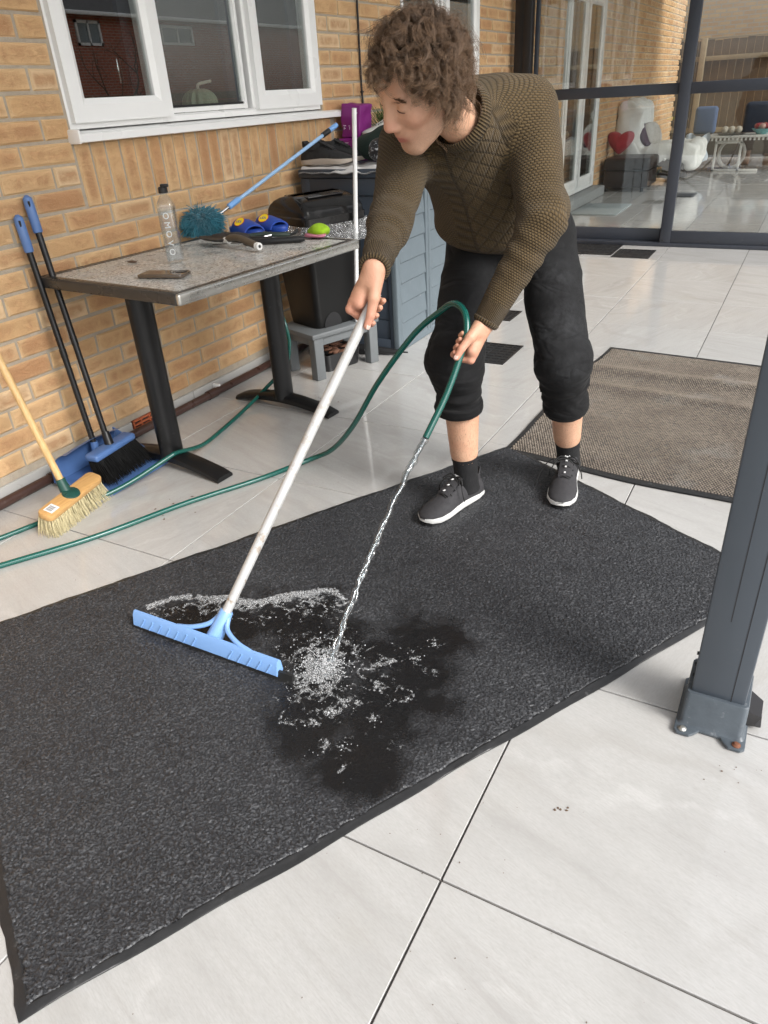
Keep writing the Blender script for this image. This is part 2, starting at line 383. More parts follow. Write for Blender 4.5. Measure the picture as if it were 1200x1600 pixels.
def m_poly():
    m=bpy.data.materials.new('polycarbonate'); m.use_nodes=True; n=m.node_tree; n.nodes.clear(); o=N(n,'OutputMaterial')
    t=N(n,'BsdfTransparent'); t.inputs[0].default_value=(.66,.665,.66,1); d=N(n,'BsdfTranslucent'); d.inputs[0].default_value=(.50,.505,.50,1)
    g=N(n,'BsdfDiffuse'); g.inputs[0].default_value=(.7,.71,.71,1)
    a=N(n,'MixShader'); a.inputs[0].default_value=.5; L(n,d.outputs[0],a.inputs[1]); L(n,g.outputs[0],a.inputs[2])
    x=N(n,'MixShader'); L(n,mapr(n,noise(n,1.5,4,.6,objco(n)),.3,.7,.48,.64),x.inputs[0]); L(n,t.outputs[0],x.inputs[1]); L(n,a.outputs[0],x.inputs[2]); L(n,x.outputs[0],o.inputs[0]); return m
MT_POLY=m_poly()
# ---- ground and patio floor
gr=obj('ground',ggrid(2,2,lambda u,v:(-60+120*u,-60+120*v,-.06)),plain('garden_soil',(.09,.085,.05),.95,var=.4,scale=.8),kind='structure',smooth=None)
X0,X1,Y0,Y1=-2,6,-13,17
pf=obj('patio_floor',gbox2((X0*TA,Y0*TB,-.055),(X1*TA,Y1*TB,-.006)),MT_GROUT,kind='structure',smooth=None)
def tile_mesh(k):
    g=gbox((0,0,-.011),(TA-.0042,TB-.0042,.022),.0012,1); return mesh('tile',g,MT_TILE,None)
TM=[tile_mesh(k) for k in range(1)]
for i in range(X0,X1):
    for j in range(Y0,Y1):
        if TB*j>0.59 and i>3: continue
        x,y=(i+.5)*TA,(j+.5)*TB
        inst('tile',TM[0],(x,y,random.uniform(-.0006,.0006)),pf,rot=(random.uniform(-.0012,.0012),random.uniform(-.0012,.0012),0))
# ---- brick wall of the house
CH=.0765; BL=.2295; Z0=.005
OPEN=[(-4.04,-2.33,1.172,2.3),(-1.35,-.07,1.172,2.3),(2.2,3.74,.10,2.1)]
YA,YB,ZT=-6.2,9.0,2.62
bw=thing('brick_wall','buff yellow brick house wall with soldier course below the white window','wall',(XW,-4.75,0))
def brick_geo(l,h,seed,vertical=False):
    r=random.Random(seed); jt=lambda a:r.uniform(-a,a); w2,h2=l/2,h/2; V=[]
    for d,ins,a in ((-.05,0,.0008),(-.006,0,.0016),(0.,.0055,.0022)):
        for sy,sz in ((-1,-1),(1,-1),(1,1),(-1,1)): V.append((d+(jt(.0022) if d==0 else 0),sy*(w2-ins)+jt(a),sz*(h2-ins)+jt(a)))
    V.append((jt(.002)+.0012,jt(l*.12),jt(h*.12)))
    F=[]
    for k in (0,4):
        for j in range(4): q=(j+1)%4; F.append((k+j,k+q,k+4+q,k+4+j))
    for j in range(4): F.append((8+j,8+(j+1)%4,12))
    return G(V,F)
def brick_uv(g,l,h,vert=False):
    uv=[]
    for f in g[1]:
        for i in f:
            y,z=g[0][i][1]/l+.5,g[0][i][2]/h+.5; uv.append((z,y) if vert else (y,z))
    return uv
bricks=[]
def inside(y,z,l,h):
    for a,b,c,d in OPEN:
        if y+l/2>a+.01 and y-l/2<b-.01 and z+h/2>c+.01 and z-h/2<d-.01: return True
    return False
for k in range(1,34):
    zc=Z0+CH*(k+.5)
    rowoff=-4.05+(0 if k%2==0 else .1148)
    sold=(zc>.92 and zc<1.16)
    y=rowoff-BL*12
    ivs=[(YA,YB)]
    holes=[(a-.006,b+.006) for a,b,c,d in OPEN if zc>c-.03 and zc<d+.03]
    if sold: holes=[(-4.05,-2.23)]+[h for h in holes if h[0]>0]
    while y<YB:
        a,b=y+.005,y+BL-.005; y+=BL; seg=[(a,b)]
        for h0,h1 in holes:
            ns=[]
            for s0,s1 in seg:
                if s1<=h0 or s0>=h1: ns.append((s0,s1))
                else:
                    if s0<h0-.012: ns.append((s0,h0-.004))
                    if s1>h1+.012: ns.append((h1+.004,s1))
            seg=ns
        for s0,s1 in seg:
            if s1-s0>.02: bricks.append(((s0+s1)/2,zc,s1-s0,CH-.0105,False))
ys=-4.045
while ys<-2.26:
    bricks.append((ys+.037,1.032,.066,.2165,True)); ys+=.0745
def rank(b):
    u,v,d=to_px((XW,b[0],b[1]))
    return d if (-40<u<840 and -40<v<900) else 50+d
bricks.sort(key=rank)
BM={}
def bmesh_for(l,h,vert,seed):
    key=(round(l,3),round(h,3),vert,seed%7)
    if key not in BM:
        g=brick_geo(l,h,seed%7+round(l*1000)); me=mesh('brick',g,MT_BRICK,None,uv=brick_uv(g,l,h,vert)); a=me.attributes.new('rnd','FLOAT','POINT'); BM[key]=me
    return BM[key]
for n_,(y,z,l,h,vt) in enumerate(bricks[:300]):
    inst('brick',bmesh_for(l,h,vt,n_),(XW+random.uniform(-.002,.002),y,z),bw,rot=(random.uniform(-.006,.006),0,random.uniform(-.008,.008)))
gs=[];uvs=[];rn=[]
for n_,(y,z,l,h,vt) in enumerate(bricks[300:]):
    g=brick_geo(l,h,n_); uvs+=brick_uv(g,l,h,vt); gs.append(mv(g,XW+random.uniform(-.002,.002),y,z)); rn+=[random.random()]*len(g[0])
o=obj('bricks',join(*gs),MT_BRICK,bw,smooth=None,kind='stuff',uv=uvs,attrs={'rnd':rn})
# mortar body behind the bricks, leaving the openings free
mor=[]
yc=sorted({YA,YB}|{v for a,b,c,d in OPEN for v in (a,b)})
for a,b in zip(yc[:-1],yc[1:]):
    hit=[o_ for o_ in OPEN if o_[0]<=a+1e-6 and o_[1]>=b-1e-6]
    if hit:
        c,d=hit[0][2],hit[0][3]; mor+=[gbox2((XW-.1,a,-.05),(XW-.0065,b,c)),gbox2((XW-.1,a,d),(XW-.0065,b,ZT))]
    else: mor.append(gbox2((XW-.1,a,-.05),(XW-.0065,b,ZT)))
obj('mortar',join(*mor),MT_MORTAR,bw,smooth=None)
# house body behind the wall: dark rooms
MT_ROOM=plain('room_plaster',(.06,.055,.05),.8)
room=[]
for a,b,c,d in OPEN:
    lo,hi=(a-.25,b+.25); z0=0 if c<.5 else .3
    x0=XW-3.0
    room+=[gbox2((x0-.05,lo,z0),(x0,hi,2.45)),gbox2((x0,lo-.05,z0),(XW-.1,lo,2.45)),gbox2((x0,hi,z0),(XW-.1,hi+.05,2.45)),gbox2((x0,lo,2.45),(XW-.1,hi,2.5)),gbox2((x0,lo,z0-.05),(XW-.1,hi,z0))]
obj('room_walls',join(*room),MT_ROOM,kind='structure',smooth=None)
# ---- skirting tiles, air brick, pipe along the wall foot
sk=thing('skirting','low pale tile skirting along the foot of the brick wall','skirting',(XW,-4.75,0))
y=-6.1; MT_SKT=plain('skirting_tile',(.46,.45,.43),.45,var=.12,scale=9,dirt=((.2,.17,.14),.35,20))
while y<.55:
    iv=[(y+.0015,y+.5985)]
    if y<-4.10<y+.6 or y<-3.945<y+.6: iv=[(p,q) for p,q in ((y+.0015,min(y+.5985,-4.10)),(max(y+.0015,-3.945),y+.5985)) if q-p>.01]
    for p,q in iv: obj('tile',gbox2((XW-.004,p,-.004),(XW+.008,q,.058),.0015,1),MT_SKT,sk)
    y+=.6
ab=thing('air_brick','orange terracotta air brick vent at foot of wall behind the table leg','vent',(XW,-4.02,0))
MT_TERRA=plain('terracotta',(.42,.105,.04),.8,bmp=.3)
obj('surround',join(*[gbox2((XW+.001,-4.095,z),(XW+.012,-3.95,z+.0075)) for z in (.0,.0175,.035,.0525)],*[gbox2((XW+.001,yy,.001),(XW+.011,yy+.008,.059)) for yy in (-4.095,-4.05,-4.0,-3.958)]),MT_TERRA,ab,smooth=None)
obj('back',gbox2((XW-.003,-4.094,.001),(XW+.003,-3.951,.059)),MT_BLACKSEAL,ab,smooth=None)
pp=thing('drain_pipe','dark brown plastic pipe lying along the wall foot','pipe',(XW+.05,-4.75,0))
MT_PIPE=plain('brown_pipe',(.055,.028,.022),.35,var=.3,dirt=((.16,.13,.11),.4,30))
obj('pipe',gtube(catmull([(XW+.045,-6.3,.022),(XW+.05,-5.2,.022),(XW+.046,-4.2,.022),(XW+.05,-3.3,.022),(XW+.045,-2.75,.022)],10),.0185,12),MT_PIPE,pp)
for yy in (-5.6,-4.55,-3.62): obj('coupling',gcyl((XW+.0475,yy-.03,.022),(XW+.0475,yy+.03,.022),.0225,14),MT_PIPE,pp)
obj('clip',gbox2((XW+.008,-3.565,.018),(XW+.05,-3.55,.05),.004),MT_UPVC,pp)
# ---- white windows
def frame_rect(x0,x1,y0,y1,z0,z1,w,bev=.006,wb=None):
    wb=wb or w
    g=[]
    # mitred members: prisms in the (y,z) plane
    O=[(y0,z0),(y1,z0),(y1,z1),(y0,z1)]; I=[(y0+w,z0+wb),(y1-w,z0+wb),(y1-w,z1-w),(y0+w,z1-w)]
    for k in range(4):
        q=(k+1)%4; g.append((O[k],O[q],I[q],I[k]))
    out=[]
    for pl in g:
        # sloped profile: outer face proud, inner lip set back
        a,b,c,d=pl; mid=lambda p,q,t:(p[0]+(q[0]-p[0])*t,p[1]+(q[1]-p[1])*t)
        e,f=mid(a,d,.72),mid(b,c,.72)
        V=[(x0,*a),(x0,*b),(x0,*c),(x0,*d),(x1,*a),(x1,*b),(x1,*f),(x1,*e),(x1-.014,*c),(x1-.014,*d)]
        F=[(0,3,2,1),(0,1,5,4),(4,5,6,7),(7,6,8,9),(9,8,2,3),(0,4,7,9,3),(1,2,8,6,5)]
        out.append(G(V,F))
    return out
def upvc_window(name,label,y0,y1,z0,z1,lights,group=None):
    t=thing(name,label,'window',(XW,(y0+y1)/2,z0),group); x=XW
    fr=frame_rect(x-.07,x-.012,y0,y1,z0,z1,.028)
    obj('frame',join(*fr),MT_UPVC,t,smooth=None)
    n=len(lights)
    for k,(a,b,sash) in enumerate(lights):
        if k: obj('mullion',gbox2((x-.069,a-.03,z0+.028),(x-.014,a+.004,z1-.028),.003,1),MT_UPVC,t)
        if sash:
            s=obj('sash',join(*frame_rect(x-.05,x+.012,a-.012,b+.012,z0+.02,z1-.02,.078)),MT_UPVC,t,smooth=None); p0,p1,q0,q1=a+.062,b-.062,z0+.095,z1-.095; xg=x-.012
        else:
            s=t; p0,p1,q0,q1=a+.012,b-.038,z0+.055,z1-.05; xg=x-.03
            obj('bead',join(*frame_rect(x-.05,x-.02,a+.002,b-.028,z0+.03,z1-.03,.022)),MT_UPVC,t,smooth=None)
        obj('seal',join(*[gbox2((xg-.012,p0-.006,q0-.006),(xg+.003,p1+.006,q0+.003)),gbox2((xg-.012,p0-.006,q1-.003),(xg+.003,p1+.006,q1+.006)),gbox2((xg-.012,p0-.006,q0-.006),(xg+.003,p0+.003,q1+.006)),gbox2((xg-.012,p1-.003,q0-.006),(xg+.003,p1+.006,q1+.006))]),MT_BLACKSEAL,t if s is t else s,smooth=None)
        obj('pane',gbox2((xg-.004,p0,q0),(xg-.001,p1,q1)),MT_GLASS,t if s is t else s,smooth=None)
        # inner sash rebate seen through the glass
        obj('inner_frame',join(gbox2((x-.095,p1-.045,q0-.03),(x-.075,p1+.03,q1)),gbox2((x-.095,p0-.03,q0-.03),(x-.075,p0-.012,q1))),MT_CHAR,t,smooth=None)
    return t
kw=upvc_window('window','wide white three light window over the table with pale sill','' and 0 or -4.035,-2.335,1.185,2.29,[(-4.012,-3.515,True),(-3.49,-2.93,False),(-2.895,-2.36,True)]) if False else upvc_window('window','wide white three light window over the table with pale sill',-4.035,-2.335,1.185,2.29,[(-4.012,-3.515,True),(-3.49,-2.93,False),(-2.895,-2.36,True)])
obj('sill',join(xf(gprism([(-.08,0),(.045,-.012),(.05,-.016),(.05,-.04),(.038,-.043),(-.08,-.02)],-4.055,-2.18,.0),basis((XW,0,1.184),(1,0,0),(0,0,1),(0,1,0))),gbox2((XW-.01,-4.062,1.139),(XW+.056,-4.05,1.187),.006)),MT_UPVC,kw)
obj('window_board',gbox2((XW-.42,-4.3,1.15),(XW-.1,-2.1,1.178)),plain('window_board',(.12,.11,.1),.4),kind='structure')
w2=upvc_window('window','white framed window between the curly haired person and the black corner post',-1.33,-.085,1.185,2.29,[(-1.3,-.72,False),(-.69,-.11,True)])
# handles on the sashes seen through the glass
for (yy,zz) in ((-3.63,1.33),(-2.80,1.52)):
    obj('handle',gbox2((XW-.14,yy-.012,zz),(XW-.115,yy+.012,zz+.09 if yy<-3 else zz+.02),.006),plain('chrome',(.7,.7,.7),.15,metal=1),kw)
# white door inside the glazed porch
wd=thing('porch_door','white framed glazed house door on the brick wall inside the porch','door',(XW,2.97,.12))
obj('frame',join(*frame_rect(XW-.06,XW+.01,2.22,3.72,.12,2.09,.05)),MT_UPVC,wd,smooth=None)
for a,b in ((2.27,2.94),(2.96,3.67)):
    s=obj('sash',join(*frame_rect(XW-.05,XW+.02,a,b,.17,2.04,.1)),MT_UPVC,wd,smooth=None); obj('pane',gbox2((XW-.004,a+.09,.26),(XW-.001,b-.09,1.95)),MT_GLASS,s,smooth=None)
obj('step',gbox2((XW-.02,2.15,0.002),(XW+.14,3.8,.11),.008),plain('step_grey',(.30,.31,.31),.6),wd)
# ---- glazed porch front (sliding doors)
YD=.60
sg=thing('sliding_glass_doors','dark grey framed sliding glass doors across the end of the patio','door',(.55,YD,0))
obj('corner_post',join(gbox2((-.82,YD-.01,0),(-.745,YD+.07,2.4),.004),gbox2((-.74,YD-.03,0),(-.675,YD+.06,2.4),.004)),MT_BLACK,sg)
obj('track',gbox2((-.67,YD-.03,.0),(3.2,YD+.12,.03),.003),MT_CHAR,sg)
obj('head_rail',gbox2((-.67,YD-.03,2.3),(3.2,YD+.12,2.4),.003),MT_CHAR,sg)
def leaf(x0,x1,y,wl,wr):
    p=obj('door_leaf',join(gbox2((x0,y,.03),(x0+wl,y+.045,2.3),.004),gbox2((x1-wr,y,.03),(x1,y+.045,2.3),.004),gbox2((x0+wl,y+.002,.03),(x1-wr,y+.043,.125),.004),gbox2((x0+wl,y+.002,2.2),(x1-wr,y+.043,2.3),.004)),MT_CHAR,sg)
    obj('mid_rail',gbox2((x0+wl,y+.001,1.112),(x1-wr,y+.044,1.19),.004),MT_CHAR,p)
    obj('pane',gbox2((x0+wl-.01,y+.018,.12),(x1-wr+.01,y+.024,1.115)),MT_DGLASS,p,smooth=None); obj('pane',gbox2((x0+wl-.01,y+.018,1.188),(x1-wr+.01,y+.024,2.21)),MT_DGLASS,p,smooth=None)
leaf(-.67,.55,YD+.06,.03,.05); leaf(.515,1.95,YD-.02,.085,.085); leaf(1.90,3.15,YD+.06,.05,.05)
for xx in (.54,.9,1.3): obj('bolt',gcyl((xx,YD-.024,.05),(xx,YD-.018,.05),.006,10),MT_BLACK,sg)
# ---- canopy with its post
cn=thing('canopy','translucent patio roof on grey aluminium rafters','canopy',(1.6,-3,2.3))
MT_POST=plain('grey_post_paint',(.062,.075,.092),.42,var=.07,scale=7,dirt=((.16,.16,.16),.12,30))
obj('edge_beam',gbox2((1.60,-8.2,2.32),(1.72,YD+8,2.46),.006),MT_POST,cn); obj('wall_plate',gbox2((XW,-8.2,2.5),(XW+.06,YD+8,2.6)),MT_POST,cn)
for k in range(14):
    yy=-8.1+k*1.15; obj('rafter',join(gbox2((XW+.06,yy,2.48),(1.62,yy+.05,2.53))),MT_POST,cn)
    if k<13: obj('roof_panel',gbox2((XW+.05,yy+.05,2.535),(1.70 if yy<.4 else 3.3,yy+1.15,2.545)),MT_POLY,cn,smooth=None)
obj('unseen_arm',gtube([(1.70,-3.97,2.36),(2.9,-2.5,2.36)],.035,4),MT_POST,cn,smooth=None)  # unseen arm, added for the dark diagonal band reflected in the tiles
ps=thing('canopy_post','grey square metal post with bolted cast foot beside the mat','post',(1.6,-4.77,0))
px0,px1,py0,py1=1.542,1.648,-4.828,-4.722
obj('shaft',gbox2((px0,py0,.06),(px1,py1,2.33),.006),MT_POST,ps)
obj('groove',join(*[gbox2((px0+f*(px1-px0)-.0008,py0-.0006,.3 if f<.5 else .09),(px0+f*(px1-px0)+.0008,py0+.002,2.3)) for f in (.42,.74)]),MT_BLACK,ps,smooth=None)
MT_FOOT=plain('foot_casting',(.075,.09,.105),.38,var=.25,scale=40,dirt=((.22,.23,.24),.45,45),bmp=.15)
def ring(x0,x1,y0,y1,z,r,n=4):
    out=[]
    for cx,cy,a0 in ((x1-r,y1-r,0),(x0+r,y1-r,90),(x0+r,y0+r,180),(x1-r,y0+r,270)):
        for k in range(n+1): a=math.radians(a0+90*k/n); out.append((cx+r*math.cos(a),cy+r*math.sin(a),z))
    return out
e=.011
ft=gloft([ring(px0-e-.006,px1+e+.006,py0-e-.006,py1+e+.006,.008,.012),ring(px0-e,px1+e,py0-e,py1+e,.016,.012),ring(px0-e+.002,px1+e-.002,py0-e+.002,py1+e-.002,.094,.011),ring(px0-e+.004,px1+e-.004,py0-e+.004,py1+e-.004,.098,.011),ring(px0,px1,py0,py1,.0985,.008)],cap=False)
fo=obj('foot',ft,MT_FOOT,ps,smooth=40)
def lug_plate():
    x0,x1,y0,y1=px0-.018,px1+.018,py0-.018,py1+.018; w=.042; d=.022
    o=[(x0,y0-d+.008),(x0+.008,y0-d),(x0+w-.01,y0-d),(x0+w,y0-d+.01),(x0+w+.008,y0),(x1-w-.008,y0),(x1-w,y0-d+.01),(x1-w+.01,y0-d),(x1-.008,y0-d),(x1,y0-d+.008),(x1,y1+d-.008),(x1-.008,y1+d),(x0+.008,y1+d),(x0,y1+d-.008)]
    return gprism(o,.002,.010,.002)
obj('base_plate',lug_plate(),MT_FOOT,ps)
for xx,rust in ((px0-.001,0),(px1+.001,1)):
    for yy in (py0-.028,py1+.026):
        b_=obj('bolt',mv(glathe([(.009,0),(.009,.0015),(.0065,.003),(.0045,.006),(.0015,.0065)],14),xx,yy,.0105),plain('rusty_bolt',(.16,.06,.03),.8) if rust else plain('zinc_bolt',(.45,.45,.42),.4,metal=.8),ps)
wx=px1+.012
obj('wedge',gloft([[(wx,-4.80,.06),(wx,-4.73,.06),(wx+.026,-4.735,.045),(wx+.026,-4.79,.045)],[(wx,-4.80,.03),(wx,-4.73,.03),(wx+.018,-4.735,.02),(wx+.018,-4.79,.02)],[(wx,-4.79,.012),(wx,-4.74,.012),(wx+.03,-4.745,.012),(wx+.03,-4.785,.012)]]),MT_BLACK,ps)
# small screws on the side of the post
for zz in (.12,.15,.18): obj('screw',gcyl((px0-.004,-4.80,zz),(px0,-4.80,zz),.004,8),MT_BLACK,ps)
# ---- floor drains
MT_DRAIN=plain('drain_black',(.014,.013,.013),.5,var=.3,dirt=((.10,.085,.07),.35,60))
def drain(label,x0,x1,y0,y1,nx,ny,slats=False):
    t=thing('floor_drain',label,'drain',((x0+x1)/2,(y0+y1)/2,0),'black floor drain grates'); z=.0045
    fw=.012
    obj('frame',join(gbox2((x0,y0,-.004),(x1,y0+fw,z)),gbox2((x0,y1-fw,-.004),(x1,y1,z)),gbox2((x0,y0+fw,-.004),(x0+fw,y1-fw,z)),gbox2((x1-fw,y0+fw,-.004),(x1,y1-fw,z))),MT_DRAIN,t,smooth=None)
    obj('well',gbox2((x0+.002,y0+.002,-.003),(x1-.002,y1-.002,.0012)),MT_BLACKSEAL,t,smooth=None)
    bars=[]
    for k in range(1,nx): xx=x0+(x1-x0)*k/nx; bars.append(gbox2((xx-.004,y0+fw,-.002),(xx+.004,y1-fw,z-.0008)))
    for k in range(1,ny): yy=y0+(y1-y0)*k/ny; bars.append(gbox2((x0+fw,yy-.003,-.002),(x1-fw,yy+.003,z-.0015)))
    for b in bars: obj('bar',b,MT_DRAIN,t,smooth=None)
drain('square black drain grate in the tiles between the person\'s legs',.06,.338,-2.70,-2.372,6,8)
drain('black drain grate mostly hidden behind the person\'s left thigh',-.12,.10,-1.93,-1.70,6,8)
drain('black drain grate against the sliding door track',-.17,.225,.13,.565,10,4)
drain('slatted black drain grate right of the one touching the door track',.238,.53,.06,.40,9,1)
# ---- beyond the glass: fence, brick house
MT_FENCE=plain('fence_wood',(.11,.066,.036),.85,var=.45,scale=6,bmp=.3,bscale=40)
MT_RAIL=plain('fence_rail_wood',(.27,.20,.12),.8,var=.3,scale=8)
fn=thing('fence','brown boarded fence with pale rails behind the glazed porch','fence',(0,9.2,0))
x=-3.2
while x<5.2:
    h=1.72+random.uniform(-.01,.012); obj('board',gbox2((x,9.2+random.uniform(0,.006),.05),(x+.118,9.22,h),.004,1),MT_FENCE,fn); x+=.124
for zz in (.35,1.42): obj('rail',gbox2((-3.2,9.13,zz),(5.2,9.195,zz+.07),.004),MT_RAIL,fn)
for xx in (-2.4,-.55,1.3,3.1): obj('post',gbox2((xx,9.08,0),(xx+.09,9.19,1.75),.006),MT_RAIL,fn)
obj('capping',gbox2((-3.2,9.18,1.735),(5.2,9.24,1.76),.004),MT_RAIL,fn)
def m_farbrick(name,c1,c2,mort,sc=1):
    m,n,b=newmat(name); oc=objco(n); br=N(n,'TexBrick',inp={'Scale':sc,'Mortar Size':.012,'Brick Width':.225,'Row Height':.075,'Bias':0.,'Mortar Smooth':.2})
    sep=N(n,'SeparateXYZ'); L(n,oc,sep.inputs[0]); cb=N(n,'CombineXYZ'); L(n,math_(n,'ADD',sep.outputs[0],sep.outputs[1]),cb.inputs[0]); L(n,sep.outputs[2],cb.inputs[1]); L(n,cb.outputs[0],br.inputs['Vector'])
    br.inputs['Color1'].default_value=rgba(c1); br.inputs['Color2'].default_value=rgba(c2); br.inputs['Mortar'].default_value=rgba(mort)
    L(n,mixc(n,mapr(n,noise(n,3,5,.6,oc),.3,.7,0,.3),br.outputs[0],[x*.6 for x in c1]),b.inputs['Base Color']); b.inputs['Roughness'].default_value=.9; bump(n,br.outputs['Fac'],-.4,.01,b); return m
MT_FARB=m_farbrick('far_buff_brick',(.44,.26,.11),(.36,.19,.08),(.3,.24,.18)); MT_REDB=m_farbrick('red_brick',(.50,.14,.08),(.40,.105,.065),(.45,.36,.30))
MT_ROOF=plain('roof_tile',(.055,.05,.05),.8,var=.3,scale=12)
def house(name,label,x0,x1,y0,y1,h,mat,wins,axis):
    t=thing(name,label,'house',((x0+x1)/2,(y0+y1)/2,0)); obj('wall',gbox2((x0,y0,-.05),(x1,y1,h)),mat,t,smooth=None)
    rf=[[(x0-.35,y0-.35,h),(x1+.35,y0-.35,h),(x1+.35,y1+.35,h),(x0-.35,y1+.35,h)]]
    xm,ym=(x0+x1)/2,(y0+y1)/2
    top=[(xm,y0-.3,h+2.2),(xm,y0-.3,h+2.2),(xm,y1+.3,h+2.2),(xm,y1+.3,h+2.2)] if axis=='y' else [(x0-.3,ym,h+2.2),(x1+.3,ym,h+2.2),(x1+.3,ym,h+2.2),(x0-.3,ym,h+2.2)]
    r=obj('roof',G(rf[0]+top,[(0,1,5,4),(1,2,6,5),(2,3,7,6),(3,0,4,7),(3,2,1,0)]),MT_ROOF,t,smooth=None)
    for (a,b,c,d,face) in wins:
        if face=='x':
            w=obj('window',join(*[gbox2((x0-.05,p,q),(x0+.02,p2,q2)) for p,q,p2,q2 in ((a,c,a+.07,d),(b-.07,c,b,d),(a,c,b,c+.07),(a,d-.07,b,d),((a+b)/2-.03,c,(a+b)/2+.03,d))]),MT_UPVC,t,smooth=None); obj('pane',gbox2((x0-.02,a,c),(x0-.01,b,d)),plain('far_glass',(.20,.24,.26),.1),w,smooth=None)
        else:
            w=obj('window',join(*[gbox2((p,y0-.05,q),(p2,y0+.02,q2)) for p,q,p2,q2 in ((a,c,a+.07,d),(b-.07,c,b,d),(a,c,b,c+.07),(a,d-.07,b,d))]),MT_UPVC,t,smooth=None); obj('pane',gbox2((a,y0-.02,c),(b,y0-.01,d)),plain('far_glass',(.20,.24,.26),.1),w,smooth=None)
    return t,r
house('brick_house','buff brick house standing behind the boarded fence',-6,7,13.5,20,5.2,MT_FARB,[(3.2,4.4,2.6,3.8,'y')],'x')
RF=lambda y,z:(-6.122+(y+6.122)*1.576,1.24+(z-1.24)*1.576)
wins=[]
for a,b,c,d in ((5.03,5.61,2.29,2.68),(7.24,8.2,2.34,2.68)):
    A=RF(a,c);B=RF(b,d); wins.append((A[0],B[0],A[1],B[1],'x'))
hr,rr=house('red_brick_house','red brick house across the garden, reflected in the window panes',16,23,4,40,RF(0,2.80)[1],MT_REDB,wins,'y')
obj('gutter',gbox2((15.6,3.7,RF(0,2.74)[1]),(15.75,40.3,RF(0,2.80)[1]),.02),MT_UPVC,rr)
obj('downpipe',gcyl((15.95,10.6,.0),(15.95,10.6,RF(0,2.72)[1]),.04,8),MT_UPVC,hr)
gf=thing('fence','low slatted garden fence in front of the red brick house','fence',(11,6,0))
for k in range(7): obj('rail',gbox2((11,-2,.15+k*.2),(11.03,16,.32+k*.2)),plain('slat_wood',(.22,.17,.12),.85,var=.4,scale=4),gf,smooth=None)
# bare tree in front of it
tr=thing('bare_tree','leafless small tree in front of the red brick house','tree',(12,8.8,0))
def branch(p,d,l,r,depth,out):
    n=5; P=[np.array(p,float)]; dd=unit(d)
    for k in range(n): dd=unit(dd+RNG.normal(0,.12,3)+np.array([0,0,.03])); P.append(P[-1]+dd*l/n)
    out.append(gtube(P,np.linspace(r,r*.55,n+1),5))
    if depth:
        for k in range(3 if depth>1 else 4):
            i=RNG.integers(2,n+1); branch(P[i],unit(dd+RNG.normal(0,.6,3)),l*.68,r*.5,depth-1,out)
br=[]; branch((12,8.8,0),(0,0,1),1.5,.06,4,br)
obj('trunk',br[0],plain('bark',(.09,.07,.05),.9),tr); obj('crown',join(*br[1:]),plain('bark',(.09,.07,.05),.9),tr)

cb_=thing('wall_cable','thin black cable running up the brick wall beside the curly hair','cable',(XW,-1.906,1.2)); obj('cable',gtube(catmull([(XW+.008,-1.90,1.0),(XW+.010,-1.912,1.35),(XW+.008,-1.903,1.7),(XW+.008,-1.905,2.5)],8),.006,8),MT_BLACK,cb_)
for zz in (1.25,1.75): obj('clip',gbox2((XW+.001,-1.918,zz),(XW+.016,-1.894,zz+.008),.002),MT_BLACK,cb_)
# ================================================================== OBJECTS
# ---- black mat
e1=unit([.984,1.735]); e2=np.array([e1[1],-e1[0]]); MC=np.array([.716,-5.915]); ML,MW=1.995,1.15
def mat_pt(u,v,z=0): q=MC+e1*u-e2*v; return (q[0],q[1],z)       # u along 0..ML, v across 0..MW
WET=[(.912,-5.06,.13),(.942,-5.233,.10),(.861,-4.859,.12),(.66,-4.95,.15),(.40,-4.98,.13),(.28,-5.0,.10),(.98,-5.24,.08),(.94,-4.80,.08),(.943,-4.951,.10),(.76,-5.107,.12),(.55,-4.87,.13),(1.0,-5.02,.06),(.80,-5.2,.1)]
def vnoise(x,y,s,seed=0):
    r=np.random.default_rng(seed); T=r.random((64,64)); x=np.asarray(x)*s; y=np.asarray(y)*s; i=np.floor(x).astype(int); j=np.floor(y).astype(int); fx,fy=x-i,y-j; fx=fx*fx*(3-2*fx); fy=fy*fy*(3-2*fy)
    g=lambda a,b:T[a%64,b%64]; return (g(i,j)*(1-fx)+g(i+1,j)*fx)*(1-fy)+(g(i,j+1)*(1-fx)+g(i+1,j+1)*fx)*fy
def wetness(x,y):
    w=np.zeros_like(x)
    for a,b,s in WET: w=np.maximum(w,1.25-np.hypot(x-a,y-b)/s*.8)
    return np.clip((w+(vnoise(x,y,14,1)-.5)*.55+(vnoise(x,y,45,2)-.5)*.35-.18)*1.7,0,1)
